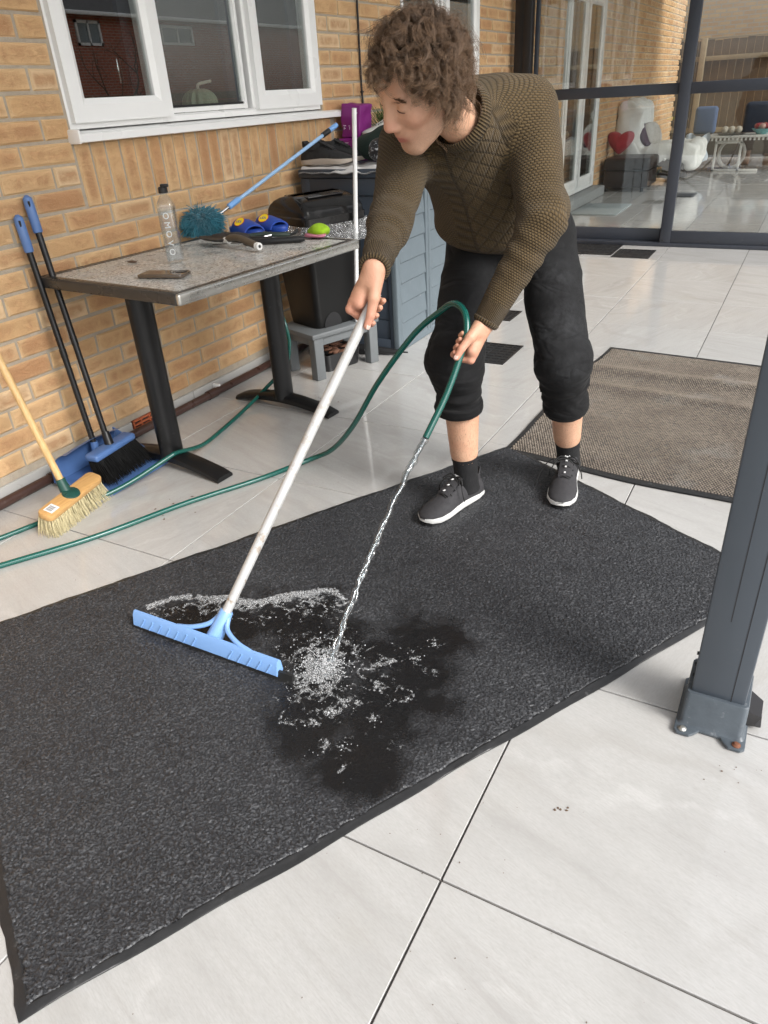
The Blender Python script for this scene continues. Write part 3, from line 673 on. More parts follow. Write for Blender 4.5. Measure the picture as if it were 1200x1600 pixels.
def m_pile():
    m,n,b=newmat('charcoal_pile'); g=N(n,'NewGeometry'); P=g.outputs['Position']; at=N(n,'Attribute',attribute_name='wet').outputs['Fac']; ht=N(n,'Attribute',attribute_name='tuft').outputs['Fac']
    f=noise(n,260,3,.6,P); big=noise(n,5,4,.55,P); mid=noise(n,38,4,.6,P)
    c=mixc(n,mapr(n,f,.3,.7,0,1),(.013,.0135,.015),(.046,.047,.051)); tt_=mapr(n,ht,.45,1.,0,.85); c=mixc(n,tt_,c,(.105,.108,.115)); c=mixc(n,mapr(n,big,.35,.7,0,.35),c,(.026,.026,.030)); c=mixc(n,mapr(n,mid,.66,.78,0,.2),c,(.085,.085,.086))
    c=mixc(n,mapr(n,noise(n,430,2,.5,P),.74,.78,0,.8),c,(.35,.35,.34)); c=mixc(n,math_(n,'MULTIPLY',at,.92),c,(.005,.005,.0055))
    mud=math_(n,'MULTIPLY',mapr(n,noise(n,7,4,.6,P),.5,.7,0,.12),at); c=mixc(n,mud,c,(.022,.014,.009))
    L(n,c,b.inputs['Base Color']); r=math_(n,'SUBTRACT',mapr(n,noise(n,9,4,.6,P),.35,.65,.27,.50),math_(n,'MULTIPLY',at,.20)); L(n,r,b.inputs['Roughness']); L(n,math_(n,'SUBTRACT',.55,math_(n,'MULTIPLY',at,.1)),b.inputs['Specular IOR Level'])
    bump(n,f,.5,.003,b); return m
MT_RUBBER=plain('mat_rubber',(.022,.022,.023),.38,var=.3,scale=60,dirt=((.12,.12,.12),.35,40),bmp=.2)
bm_=thing('black_mat','large wet charcoal pile mat with rubber border under the squeegee','mat',(MC[0],MC[1],0))
def edge_w(u,v): return .0022*math.sin(u*9)+.0016*math.sin(u*23+v*5)
nb=60; rim=[]
for k in range(nb): rim.append((ML*k/nb,0+edge_w(ML*k/nb,0)))
for k in range(36): rim.append((ML+edge_w(k/9,3),MW*k/36))
for k in range(nb): rim.append((ML-ML*k/nb,MW+edge_w(k/9,7)))
for k in range(36): rim.append((0+edge_w(k/9,2),MW-MW*k/36))
def insrim(d,z): return [mat_pt(min(max(u,d),ML-d) if d else u,min(max(v,d),MW-d) if d else v,z+.0009*math.sin(i*.7)) for i,(u,v) in enumerate(rim)]
obj('border',gloft([insrim(0,.0008),insrim(0,.0028),insrim(.004,.0042),insrim(.013,.0048),insrim(.016,.0062),insrim(.020,.0055),insrim(.022,.0022)],cap=True),MT_RUBBER,bm_,smooth=50)
nu,nv=760,440; uu=np.linspace(.016,ML-.016,nu); vv=np.linspace(.016,MW-.016,nv); U,V=np.meshgrid(uu,vv); jit=RNG.normal(0,.0007,U.shape+(2,)); U=U+jit[...,0]; V=V+jit[...,1]
rag=(vnoise(U,V,60,5)-.5)*.012; edge=np.minimum(np.minimum(U,ML-U),np.minimum(V,MW-V))-.016
PX=MC[0]+e1[0]*U-e2[0]*V; PY=MC[1]+e1[1]*U-e2[1]*V; wet=wetness(PX,PY)
t_=RNG.random(U.shape); h=.0055+.0040*t_*(1-.75*wet)+.0006*(vnoise(U,V,12,8)-.5)-.0012*wet
h=np.where(edge+rag<.002,.003,h); ridx=np.arange(nu*nv).reshape(nv,nu)
F=np.stack([ridx[:-1,:-1],ridx[:-1,1:],ridx[1:,1:],ridx[1:,:-1]],-1).reshape(-1,4)[:,::-1]
obj('pile',(np.stack([PX,PY,h],-1).reshape(-1,3),F),m_pile(),bm_,smooth=180,kind='stuff',attrs={'wet':wet.ravel(),'tuft':t_.ravel()})
# ---- water film, foam and stream
def m_foam():
    m,n,b=newmat('foam'); b.inputs['Base Color'].default_value=(.74,.75,.76,1); b.inputs['Roughness'].default_value=.15; b.inputs['Alpha'].default_value=.5; return m
def m_water(f0=.09,bm=0):
    m=bpy.data.materials.new('water'); m.use_nodes=True; n=m.node_tree; n.nodes.clear(); o=N(n,'OutputMaterial'); t=N(n,'BsdfTransparent'); t.inputs[0].default_value=(.93,.95,.96,1); g=N(n,'BsdfGlossy'); g.inputs['Roughness'].default_value=.03
    x=N(n,'MixShader'); L(n,schlick(n,f0),x.inputs[0]); (L(n,bump(n,noise(n,190,4,.6,objco(n)),1.,.02,None),g.inputs['Normal']) if bm else None); L(n,t.outputs[0],x.inputs[1]); L(n,g.outputs[0],x.inputs[2]); L(n,x.outputs[0],o.inputs[0]); return m
def m_lace():
    m,n,b=newmat('foam_lace'); P=N(n,'NewGeometry').outputs['Position']; cv=N(n,'Attribute',attribute_name='cov').outputs['Fac']; v=N(n,'TexVoronoi',feature='DISTANCE_TO_EDGE',inp={'Scale':230.}); nd=N(n,'VectorMath',operation='ADD'); nz=N(n,'TexNoise',inp={'Scale':70.,'Detail':4.}); L(n,P,nz.inputs['Vector']); sc=N(n,'VectorMath',operation='SCALE'); L(n,nz.outputs['Color'],sc.inputs[0]); sc.inputs['Scale'].default_value=.012; L(n,P,nd.inputs[0]); L(n,sc.outputs[0],nd.inputs[1]); L(n,nd.outputs[0],v.inputs['Vector'])
    wall=mapr(n,v.outputs['Distance'],.02,.22,1,.12); fine=mapr(n,noise(n,420,3,.6,P),.4,.65,.15,1.); al=math_(n,'MULTIPLY',math_(n,'MULTIPLY',cv,wall),fine); L(n,math_(n,'MINIMUM',al,.9),b.inputs['Alpha']); b.inputs['Base Color'].default_value=(.80,.81,.82,1); b.inputs['Roughness'].default_value=.12; return m
MT_FOAM=m_foam(); MT_WATER=m_water(); MT_FILM=m_water(.028,1)
# glossy film lying over the soaked part of the pile
nn=150; gx=np.linspace(.08,1.12,nn); gy=np.linspace(-5.42,-4.62,nn); GX,GY=np.meshgrid(gx,gy); wv=wetness(GX,GY); inm=((GX-MC[0])*e1[0]+(GY-MC[1])*e1[1]>.03)
zz=.0072+.004*(vnoise(GX,GY,30,21)-.5)+.003*(vnoise(GX,GY,75,22)-.5)+.0022*wv
ok=(wv[:-1,:-1]>.45)&(wv[1:,1:]>.45)&(wv[:-1,1:]>.45)&(wv[1:,:-1]>.45)
ri=np.arange(nn*nn).reshape(nn,nn); Fq=np.stack([ri[:-1,:-1],ri[:-1,1:],ri[1:,1:],ri[1:,:-1]],-1)[ok]
used=np.unique(Fq); remap=-np.ones(nn*nn,int); remap[used]=np.arange(len(used))
pud=thing('water_splash','splashing water and white foam spreading on the black mat','water',(.7,-5.0,.01))
ARC=[(.125,-5.02),(.141,-4.991),(.189,-4.936),(.265,-4.912),(.319,-4.885),(.398,-4.872),(.448,-4.82),(.504,-4.775),(.568,-4.737),(.612,-4.755)]
arc=catmull([(a,b,0) for a,b in ARC],14)[:,:2]
pts=[];rad=[]
def addp(n,fx,rf):
    for _ in range(n):
        x,y=fx(); pts.append((x,y)); rad.append(rf())
def lace(x,y): return 1-np.abs(vnoise(x,y,26,31)-.5)*2*.6-np.abs(vnoise(x,y,60,32)-.5)*2*.4
cx0=RNG.uniform(.08,1.12,60000); cy0=RNG.uniform(-5.42,-4.68,60000); wt=wetness(cx0,cy0); dA=np.min(np.hypot(cx0[:,None]-arc[None,::4,0],cy0[:,None]-arc[None,::4,1]),1); below=(cy0<np.interp(cx0,arc[:,0],arc[:,1])+.004)
dS=np.hypot((cx0-.715)/1.15,cy0+5.03); la=lace(cx0,cy0)
prob=np.exp(-(dA/.011)**2)*.9+np.exp(-(dA/.07)**2)*.45*(la>.80)+np.exp(-(dS/.055)**2)*.55*(la>.62)+np.exp(-(dS/.12)**2)*.35*(la>.84)+wt*.10*(la>.90)
for q in ((.90,-4.87),(.93,-4.83),(.92,-4.9),(.86,-4.93),(.92,-5.13),(.86,-5.24),(.90,-5.22),(.99,-5.17),(.84,-5.1),(.95,-5.03),(.8,-5.19),(.74,-5.22)): prob+=np.exp(-(np.hypot(cx0-q[0],cy0-q[1])/.020)**2)*.5*(la>.66)
prob*=(wt>.12)&(below|(dA<.012)); keep=RNG.random(60000)<prob*.20
bl_=(cy0>-5.075)|(cx0>.66)|(cx0<.14); keep&=bl_
pts=list(zip(cx0[keep],cy0[keep])); rad=list(RNG.uniform(.0005,.0015,len(pts))*np.where(RNG.random(len(pts))<.12,1.6,1))
pts=np.array(pts); rad=np.array(rad)
ico=bmesh.new(); bmesh.ops.create_icosphere(ico,subdivisions=0 or 1,radius=1); ig=from_bm(ico); iv=ig[0]; ifc=np.array(ig[1])
zb=.0095+RNG.random(len(pts))*.003
PV=(iv[None]*rad[:,None,None]*np.array([1,1,.8])+np.stack([pts[:,0],pts[:,1],zb],-1)[:,None]).reshape(-1,3); PFc=(ifc[None]+(np.arange(len(pts))*len(iv))[:,None,None]).reshape(-1,3)
fn_x,fn_y=800,570; FX,FY=np.meshgrid(np.linspace(.08,1.12,fn_x),np.linspace(-5.42,-4.68,fn_y)); fl_=1-np.abs(vnoise(FX,FY,34,41)-.5)*1.1-np.abs(vnoise(FX,FY,85,42)-.5)*.9; fr_=.5*vnoise(FX,FY,170,43)+.5*vnoise(FX,FY,330,44)
fdA=np.full(FX.shape,9.)
for q in arc[::3]: fdA=np.minimum(fdA,np.hypot(FX-q[0],FY-q[1]))
yA=np.interp(FX,arc[:,0],arc[:,1]); sgn_=FY-yA; fdS=np.hypot((FX-.715)/1.15,FY+5.03); fw_=wetness(FX,FY)
cov=.74*np.exp(-((fdA+.016*(fr_-.5))/.015)**2)+.66*np.exp(-(fdA/.085)**2)*(sgn_<0)+.62*np.exp(-(fdS/.045)**2)+.52*np.exp(-(fdS/.15)**2)+.19*fw_
for q in ((.90,-4.87),(.93,-4.83),(.92,-4.9),(.86,-4.93),(.92,-5.13),(.86,-5.24),(.90,-5.22),(.99,-5.17),(.84,-5.1),(.95,-5.03),(.8,-5.19),(.74,-5.22),(.83,-4.97),(.97,-4.93),(.88,-5.02),(.82,-5.14),(.93,-5.27)): cov+=.42*np.exp(-(np.hypot(FX-q[0],FY-q[1])/.022)**2)
val=cov*.75+fl_*.75+(fr_-.5)*.45; msk=(val>.93)&(fw_>.08)&((sgn_<.008))&((FY>-5.075)|(FX>.655)); cel=msk[:-1,:-1]&msk[1:,1:]&msk[1:,:-1]&msk[:-1,1:]
rI=np.arange(fn_x*fn_y).reshape(fn_y,fn_x); FF=np.stack([rI[:-1,:-1],rI[:-1,1:],rI[1:,1:],rI[1:,:-1]],-1)[cel]; us=np.unique(FF); rm=-np.ones(fn_x*fn_y,int); rm[us]=np.arange(len(us))
FZ=.0095+.0035*fr_+.003*np.exp(-(fdA/.012)**2)+.002*(RNG.random(FX.shape)-.5)
obj('foam_lace',(np.stack([FX,FY,FZ],-1).reshape(-1,3)[us],rm[FF]),m_lace(),pud,smooth=180,kind='stuff',attrs={'cov':np.clip((val.ravel()[us]-.93)/.26,0,1)})
obj('foam',(PV,PFc),MT_FOAM,pud,smooth=180,kind='stuff')
# thrown droplets and crown of the splash
nd=420; th=RNG.uniform(0,2*np.pi,nd); rr_=np.abs(RNG.normal(0,.045,nd)); dz=np.abs(RNG.normal(0,.020,nd))+.008; dr=RNG.uniform(.0006,.0021,nd)
DP=np.stack([.722+rr_*np.cos(th),-5.018+rr_*np.sin(th),dz],-1)
obj('droplets',((iv[None]*dr[:,None,None]+DP[:,None]).reshape(-1,3),(ifc[None]+(np.arange(nd)*len(iv))[:,None,None]).reshape(-1,3)),MT_FOAM,pud,smooth=180,kind='stuff')
spk=[]
for _ in range(70):
    a=RNG.uniform(0,2*np.pi); l=RNG.uniform(.012,.04); d=unit([math.cos(a),math.sin(a),RNG.uniform(.3,1.3)]); s=np.array([.722,-5.015,.008])+np.append(RNG.normal(0,.02,2),0); tt=np.linspace(0,1,6)[:,None]; spk.append(s+d*l*tt-np.array([0,0,.02])*tt**2)
obj('spikes',strands(spk,RNG.uniform(.0008,.0018,70),5),MT_WATER,pud,smooth=180,kind='stuff')
TIP=np.array([.752,-4.472,.408]); HIT=np.array([.726,-5.0,.008]); 
tt=np.linspace(0,1,90)[:,None]; base=TIP+(HIT-TIP)*tt+np.array([0,0,.085])*(tt*(1-tt))*1.6
def strandw(ph,amp,r0,f):
    s=np.linspace(0,1,90); o=np.stack([amp*np.cos(f*s+ph),amp*.6*np.sin(f*s+ph),amp*.5*np.sin(f*.7*s+ph)],-1)*(.35+s[:,None]*.9); rr=r0*(1+.28*np.sin(s*61+ph*2)+.22*np.sin(s*97+ph))*(1-.25*s); return gtube(base+o,rr,9)
wst=thing('water_stream','clear twisted stream of water falling from the green hose end','water',tuple(TIP))
obj('stream',join(strandw(0,.0050,.0078,47),strandw(2.1,.0058,.0066,39),strandw(4.2,.0050,.0058,53),strandw(5.3,.0030,.0060,29)),MT_WATER,wst,smooth=180)
# ---- brown ribbed mat
br_=thing('brown_mat','brown ribbed doormat with two raised ripples near the glass doors','mat',(1.1,-3,0))
def bz(x,y):
    r=0
    for yc,hh,w,sl in ((-2.62,.013,.055,-.06),(-2.86,.010,.05,-.11),(-3.35,.004,.12,0)): r=r+hh*np.exp(-((y-yc-sl*(x-1.0))/w)**2)
    return r+.002*np.sin(3*x+4*y)
def bm_pt(u,v):
    xl=.765+(.693-.765)*(1-v)-.02*np.sin(v*3.1)*(1-v)+.012*np.sin(v*8); xr=1.63
    x=xl+(xr-xl)*u; y0=-3.685-.10*u+.012*np.sin(u*7+1); y1=-2.245-.085*u; return x,y0+(y1-y0)*v
gb=lambda m_,z:ggrid(40,60,lambda u,v:(lambda q:(q[0],q[1],z+bz(*q)))(bm_pt(m_+(1-2*m_)*u,m_+(1-2*m_)*v)))
obj('backing',join(gb(0,.004),gb(0,.0008)),MT_RUBBER,br_,smooth=60)
def m_brown():
    m,n,b=newmat('brown_loops'); g=N(n,'NewGeometry'); P=g.outputs['Position']; t=N(n,'Attribute',attribute_name='top').outputs['Fac']
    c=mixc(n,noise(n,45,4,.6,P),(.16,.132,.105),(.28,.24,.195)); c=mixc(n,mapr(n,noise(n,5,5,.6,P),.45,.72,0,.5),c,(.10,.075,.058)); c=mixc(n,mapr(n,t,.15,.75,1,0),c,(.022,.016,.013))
    c=mixc(n,mapr(n,noise(n,4,5,.6,mapping(n,P,(1,1,1),loc=(3,1,0))),.57,.72,0,.5),c,(.24,.235,.22)); L(n,c,b.inputs['Base Color']); b.inputs['Roughness'].default_value=.85; return m
nu2,nv2=84,126; loops=[];tops=[]
ib=[]
for j in range(nv2):
    v=.022+(.978-.022)*(j+.5)/nv2
    for i in range(nu2):
        u=.022+(.978-.022)*(i+(.5 if j%2 else 0)+.25)/nu2
        ib.append(bm_pt(u,v))
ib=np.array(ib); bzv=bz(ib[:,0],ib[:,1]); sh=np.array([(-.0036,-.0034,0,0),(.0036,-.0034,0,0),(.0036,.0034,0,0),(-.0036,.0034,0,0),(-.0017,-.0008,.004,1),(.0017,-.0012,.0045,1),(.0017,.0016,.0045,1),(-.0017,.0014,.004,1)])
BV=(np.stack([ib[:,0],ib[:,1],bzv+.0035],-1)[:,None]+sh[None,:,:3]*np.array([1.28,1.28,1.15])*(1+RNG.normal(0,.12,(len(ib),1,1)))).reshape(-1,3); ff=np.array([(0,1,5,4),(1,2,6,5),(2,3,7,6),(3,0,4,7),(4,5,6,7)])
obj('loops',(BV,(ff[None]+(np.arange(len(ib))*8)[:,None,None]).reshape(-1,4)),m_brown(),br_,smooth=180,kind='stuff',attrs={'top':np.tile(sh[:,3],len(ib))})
# ---- table
TL=np.array([.0875,.9962,0]); TW=np.array([-.9962,.0875,0]); TC=np.array([-.427,-3.922,0]); TH=.735
def TB_(l,w,z): return TC+TL*l+TW*w+np.array([0,0,z])
tM=basis(TC,TL,TW,(0,0,1))
tb=thing('patio_table','rectangular patio table with speckled grey top and two black columns','table',tuple(TC))
def m_terrazzo():
    m,n,b=newmat('speckled_laminate'); oc=objco(n); v=N(n,'TexVoronoi',inp={'Scale':190.}); L(n,oc,v.inputs['Vector']); c=ramp(n,v.outputs['Color'],[(0,(.08,.079,.075)),(.28,(.28,.275,.262)),(.5,(.52,.515,.49)),(1,(.74,.73,.70))])
    c=mixc(n,mapr(n,noise(n,5,5,.6,oc),.5,.75,0,.3),c,(.33,.325,.31)); L(n,c,b.inputs['Base Color']); L(n,mapr(n,noise(n,6,4,.6,oc),.35,.65,.12,.42),b.inputs['Roughness']); return m
hl,hw=.485,.365
top=obj('table_top',xf(gbox2((-hl+.012,-hw+.012,TH-.028),(hl-.012,hw-.012,TH-.0005)),tM),m_terrazzo(),tb,smooth=None)
MT_EDGE=plain('dark_edge',(.035,.034,.033),.3,var=.3,dirt=((.18,.17,.15),.3,30)); MT_STEEL=plain('worn_edge_metal',(.48,.47,.44),.28,metal=.75,var=.25,scale=14,dirt=((.05,.048,.045),.4,28))
obj('top_border',join(*[xf(gbox2(a,b),tM) for a,b in (((-hl+.013,-hw+.011,TH-.001),(hl-.013,-hw+.03,TH+.001)),((-hl+.013,hw-.03,TH-.001),(hl-.013,hw-.011,TH+.001)),((-hl+.011,-hw+.03,TH-.001),(-hl+.03,hw-.03,TH+.001)),((hl-.03,-hw+.03,TH-.001),(hl-.011,hw-.03,TH+.001)))]),MT_EDGE,top,smooth=None)
def bull(l0,w0,l1,w1,m): return obj('edging',xf(gbox2((min(l0,l1),min(w0,w1),TH-.036),(max(l0,l1),max(w0,w1),TH+.0015),.008,3),tM),m,tb)
bull(-hl-.004,-hw-.008,hl+.004,-hw+.012,MT_STEEL); bull(-hl-.004,hw-.012,hl+.004,hw+.006,MT_EDGE); bull(-hl-.006,-hw+.004,-hl+.013,hw-.004,MT_EDGE); bull(hl-.013,-hw+.004,hl+.006,hw-.004,MT_STEEL)
MT_BLKM=plain('black_powder_coat',(.008,.008,.0085),.36,var=.3,scale=12,spec=.35,dirt=((.05,.048,.047),.3,22))
for lc in (-.345,.345):
    wc=0.01
    o0=TB_(lc,wc,0)
    ell=lambda a,b,z,n=22:[tuple(xf(G([(lc+a*math.cos(2*math.pi*k/n),wc+b*math.sin(2*math.pi*k/n),z)],[]),tM)[0][0]) for k in range(n)]
    obj('column',gloft([ell(.05,.036,.045),ell(.05,.036,TH-.06),ell(.06,.046,TH-.055),ell(.06,.046,TH-.04)]),MT_BLKM,tb,smooth=50)
    obj('spider',xf(gbox2((lc-.03,-.25,TH-.042),(lc+.03,.25,TH-.029),.004),tM),MT_BLKM,tb)
    sec=[]
    for k in range(17):
        w=-.28+.56*k/16; s=abs(w)/.28; zt=.062-.038*s**1.8; zb_=.028*(1-s**2.2)+.002; hwid=.036+.004*s
        if k in (0,16): zt=.02
        sec.append([tuple(xf(G([(lc+x,wc+w,z)],[]),tM)[0][0]) for x,z in ((-hwid,zb_),(hwid,zb_),(hwid,zt-.008),(hwid*.75,zt),(-hwid*.75,zt),(-hwid,zt-.008))])
    obj('foot',gloft(sec),MT_BLKM,tb,smooth=45)
# ---- things on the table
MT_CLEAR=glassy('clear_plastic',(.93,.95,.96),.10,.03,haze=.03,hazec=(.75,.8,.82))
bt=thing('water_bottle','clear square plastic water bottle with black cap on the table','bottle',(-.48,-4.03,TH))
bR=basis((-.48,-4.03,TH+.001),unit([.88,.47,0]),unit([-.47,.88,0]),(0,0,1))
def sq(a,z,r): 
    return ring(-a,a,-a,a,z,r,4)
body=gloft([sq(.024,.0,.008),sq(.0275,.004,.009),sq(.028,.05,.009),sq(.0285,.195,.01),sq(.026,.208,.012),sq(.0155,.228,.013),sq(.0125,.232,.0115),sq(.0125,.246,.0115)],cap=True)
obj('body',xf(body,bR),MT_CLEAR,bt,smooth=30)
obj('water_fill',xf(gloft([sq(.0225,.003,.007),sq(.0255,.01,.008),sq(.0262,.19,.009)],cap=True),bR),MT_WATER,bt,smooth=30)
MT_BLKP=plain('black_plastic',(.014,.014,.015),.35)
cap=obj('cap',xf(join(mv(glathe([(.0165,.0),(.0165,.017),(.013,.021)],20),0,0,.238),gbox2((-.007,-.008,.256),(.022,.008,.268),.004)),bR),MT_BLKP,bt)
for k,ch in enumerate('OMOVO'):
    tg=text_geo(ch,.030,.0006); obj('letter',xf(xf(tg,basis((0,-.0295,.165-.031*k),(0,0,-1),(1,0,0),(0,-1,0))),bR),plain('frosted_print',(.75,.78,.8),.5),bt,smooth=None)
phx=unit([.19,.05,0]); phy=np.array([-phx[1],phx[0],0])
ph=thing('phone_case','brown translucent phone case lying at the table edge','phone case',(-.335,-4.235,TH))
pm=basis((-.345,-4.238,TH+.0015),phx,phy,(0,0,1))
MT_SMOKE=plain('smoky_plastic',(.09,.065,.045),.18,var=.3,coat=.6)
obj('shell',xf(gprism([(x,y) for x,y,_ in ring(-.085,.085,-.04,.04,0,.012)],0,.011,.003),pm),MT_SMOKE,ph); obj('camera_window',xf(gprism([(x,y) for x,y,_ in ring(.04,.078,.0,.034,0,.008)],.0112,.013,.001),pm),MT_BLKP,ph); obj('screen',xf(gprism([(x,y) for x,y,_ in ring(-.079,.034,-.034,.034,0,.008)],.0112,.0122),pm),plain('phone_glass',(.06,.05,.045),.08),ph)
# teal mop head with blue stick resting on the shoes
mp=thing('dust_mop','teal chenille dust mop with light blue stick leaning onto the shoes','mop',(-.80,-3.44,TH))
MT_BLUEP=plain('light_blue_plastic',(.20,.40,.76),.35,var=.1); MT_BLUES=plain('pale_blue_stick',(.33,.52,.78),.3,var=.12)
a0,a1=np.array([-.800,-3.37,.805]),np.array([-.615,-2.60,1.115]); ad=unit(a1-a0)
obj('stick',gcyl(a0+ad*.10,a1-ad*.05,.0085,14),MT_BLUES,mp); obj('ferrule',gcyl(a0,a0+ad*.06,.0075,12),plain('chrome',(.7,.7,.7),.15,metal=1),mp); obj('grip',gtube([a0+ad*.055,a0+ad*.06,a0+ad*.12,a0+ad*.13],[.010,.014,.0135,.010],14),MT_BLUEP,mp)
obj('end_cap',gcyl(a1-ad*.06,a1,.012,14),MT_BLUEP,mp); obj('hanger',gtube([a1-ad*.11,a1-ad*.06],[.013,.0135],12),MT_BLKP,mp)
hc=np.array([-.805,-3.49,TH+.055]); n=2600; dirs=RNG.normal(0,1,(n,3)); dirs/=np.linalg.norm(dirs,axis=1)[:,None]; Rm=np.array([.058,.092,.056])
st=hc+dirs*Rm*RNG.uniform(.55,.8,(n,1)); ds=dirs*Rm*.9; tt=np.linspace(0,1,6)[None,:,None]; wob=RNG.normal(0,.013,(n,1,3))
pth=st[:,None]+ds[:,None]*tt*.55+wob*tt+np.array([0,0,-.018])*tt**2+np.array([0,.0,0]); pth[...,2]=np.maximum(pth[...,2],TH+.003)
obj('fringe',strands(pth,.0024,4),plain('teal_chenille',(.012,.17,.24),.8,var=.5,scale=60,sheen=.4),mp,smooth=180,kind='stuff')
# blue slides
MT_SLB=plain('slide_blue',(.012,.055,.33),.4,var=.15); MT_YEL=plain('emblem_yellow',(.85,.62,.01),.4,var=.05); MT_RED=plain('emblem_red',(.62,.02,.02),.4)
def slide(org,ang,label):
    t=thing('slide_sandal',label,'sandal',tuple(org),'blue slide sandals on the table'); c,s=math.cos(ang),math.sin(ang); Mx=basis(org,(c,s,0),(-s,c,0),(0,0,1))
    out=[(.125*math.cos(a)*(1.0),(.045+.008*math.cos(a))*math.sin(a)) for a in np.linspace(0,2*math.pi,28,endpoint=False)]
    obj('sole',xf(gprism(out,.001,.024,.005),Mx),MT_SLB,t)
    r=[]
    for x,hh,w in ((-.035,.050,.050),(.01,.050,.0545),(.06,.040,.054),(.082,.032,.051)):
        o_=[(x,w*math.cos(a),.012+hh*math.sin(a)) for a in np.linspace(0,math.pi,17)]; i_=[(x,(w-.006)*math.cos(a),.012+(hh-.006)*math.sin(a)) for a in np.linspace(math.pi,0,17)]; r.append(o_+i_)
    sp_=obj('strap',xf(gloft(r),Mx),MT_SLB,t)
    # emblem: yellow disc, red ring, lettering
    aa=math.radians(122); nrm=unit([.2,math.cos(aa)*1.1,math.sin(aa)]); ex_=unit(np.cross([0,0,1.],nrm)); em=basis((.012,.0535*math.cos(aa)-.0008,.012+.050*math.sin(aa)),tuple(ex_),tuple(np.cross(nrm,ex_)),tuple(nrm))
    disc=lambda r0,z:gprism([(r0*math.cos(a),r0*math.sin(a)) for a in np.linspace(0,2*math.pi,26,endpoint=False)],z,z+.0012)
    obj('emblem_ring',xf(xf(disc(.0245,.0),em),Mx),MT_RED,sp_); obj('emblem',xf(xf(disc(.0225,.0006),em),Mx),MT_YEL,sp_); obj('lettering',xf(xf(text_geo('LIDL',.0165,.0005),em@Matrix.Translation((0,0,.0021))),Mx),plain('emblem_blue',(.01,.04,.3),.4),sp_,smooth=None)
slide((-.60,-3.455,TH+.002),math.radians(-22),'blue slide sandal with round yellow emblem, nearer to the trowel'); slide((-.555,-3.345,TH+.002),math.radians(-16),'blue slide sandal with round yellow emblem, nearer to the bin')
# trowel
tw=thing('garden_trowel','garden trowel with dark blade and brown handle lying on the table','trowel',(-.4,-3.74,TH))
ta,tz=np.array([-.655,-3.69,TH+.012]),np.array([-.27,-3.795,TH+.022]); td=unit(tz-ta); tn=np.array([-td[1],td[0],0]); R_=[]
for k,(s,w,d) in enumerate(((0,.002,0),(.03,.022,.004),(.08,.037,.010),(.14,.040,.012),(.175,.032,.012),(.19,.012,.006))):
    o_=ta+td*s; R_.append([tuple(o_+tn*w*math.cos(a)+np.array([0,0,.016-d*math.sin(a)])) for a in np.linspace(0,math.pi,9)]+[tuple(o_+tn*w*math.cos(a)+np.array([0,0,.018-d*math.sin(a)])) for a in np.linspace(math.pi,0,9)])
obj('blade',gloft(R_),plain('dirty_steel',(.055,.052,.05),.45,metal=.5,var=.4,scale=30,dirt=((.12,.09,.06),.4,25)),tw)
hp=[ta+td*.19+np.array([0,0,.012]),ta+td*.225+np.array([0,0,.022]),ta+td*.28+np.array([0,0,.024]),ta+td*.34+np.array([0,0,.012]),tz-td*.005]
obj('handle',gtube(catmull(hp,6),np.interp(np.linspace(0,1,25),[0,.2,.6,1],[.010,.014,.013,.014]),12),plain('brown_grip',(.10,.075,.05),.6,var=.3),tw); obj('collar',gtube([hp[0]-td*.008,hp[0]+td*.02],[.012,.0135],12),plain('white_plastic',(.72,.72,.70),.4),tw); obj('end_cap',gtube([tz-td*.012,tz+td*.006],[.0155,.014],12),plain('white_plastic',(.72,.72,.70),.4),tw); obj('hang_hole',gcyl(tz+td*.0062,tz+td*.0068,.006,10),MT_BLKP,tw)
kb=thing('black_handle_tool','black round bar handle lying beside the trowel','tool',(-.3,-3.63,TH)); ka,kz=np.array([-.42,-3.70,TH+.014]),np.array([-.205,-3.575,TH+.014])
obj('bar',gtube([ka,ka+(kz-ka)*.04,ka+(kz-ka)*.92,kz],[.008,.0125,.013,.009],14),MT_BLKP,kb); obj('blade',gtube([ka-(kz-ka)*.5,ka],[.004,.006],6,flat=.3),plain('dirty_steel',(.055,.052,.05),.45),kb)
pr=thing('pruning_shears','dark green and black pruning shears behind the trowel','shears',(-.42,-3.55,TH))
obj('handle',gtube(catmull([(-.50,-3.60,TH+.016),(-.43,-3.56,TH+.022),(-.37,-3.53,TH+.018),(-.33,-3.50,TH+.014)],5),.010,10),plain('dark_green_grip',(.025,.04,.033),.5),pr); obj('handle',gtube(catmull([(-.50,-3.61,TH+.014),(-.42,-3.61,TH+.014),(-.36,-3.585,TH+.012)],5),.009,10),MT_BLKP,pr); obj('catch',gtube(catmull([(-.335,-3.50,TH+.012),(-.315,-3.485,TH+.018),(-.31,-3.47,TH+.03)],4),.006,8),MT_BLKP,pr); obj('spring',gtube([(-.40,-3.585,TH+.018),(-.385,-3.555,TH+.02)],.004,8),plain('chrome',(.7,.7,.7),.15,metal=1),pr)
def blob(c,r,seed,amp=.25,u=26,v=16):
    rg=np.random.default_rng(seed); K=rg.normal(0,1,(9,3))*2.2; ph_=rg.uniform(0,6,9); g=gsphere((0,0,0),1,u,v); d=1+amp*sum(np.sin(g[0]@K[i]+ph_[i]) for i in range(9))/4; return (g[0]*d[:,None]*np.array(r)+np.array(c),g[1])
gl=blob((-.545,-3.60,TH+.018),(.10,.035,.016),3,.35); gl[0][:,2]=np.maximum(gl[0][:,2],TH+.002)
obj('work_glove',gl,plain('dark_cloth',(.035,.03,.03),.85,var=.4,scale=30,bmp=.5),label='crumpled dark work glove between the slides and the trowel',cat='glove',smooth=180)
spn=thing('sponge','bright green cleaning sponge with pink edge at the table corner','sponge',(-.2,-3.47,TH))
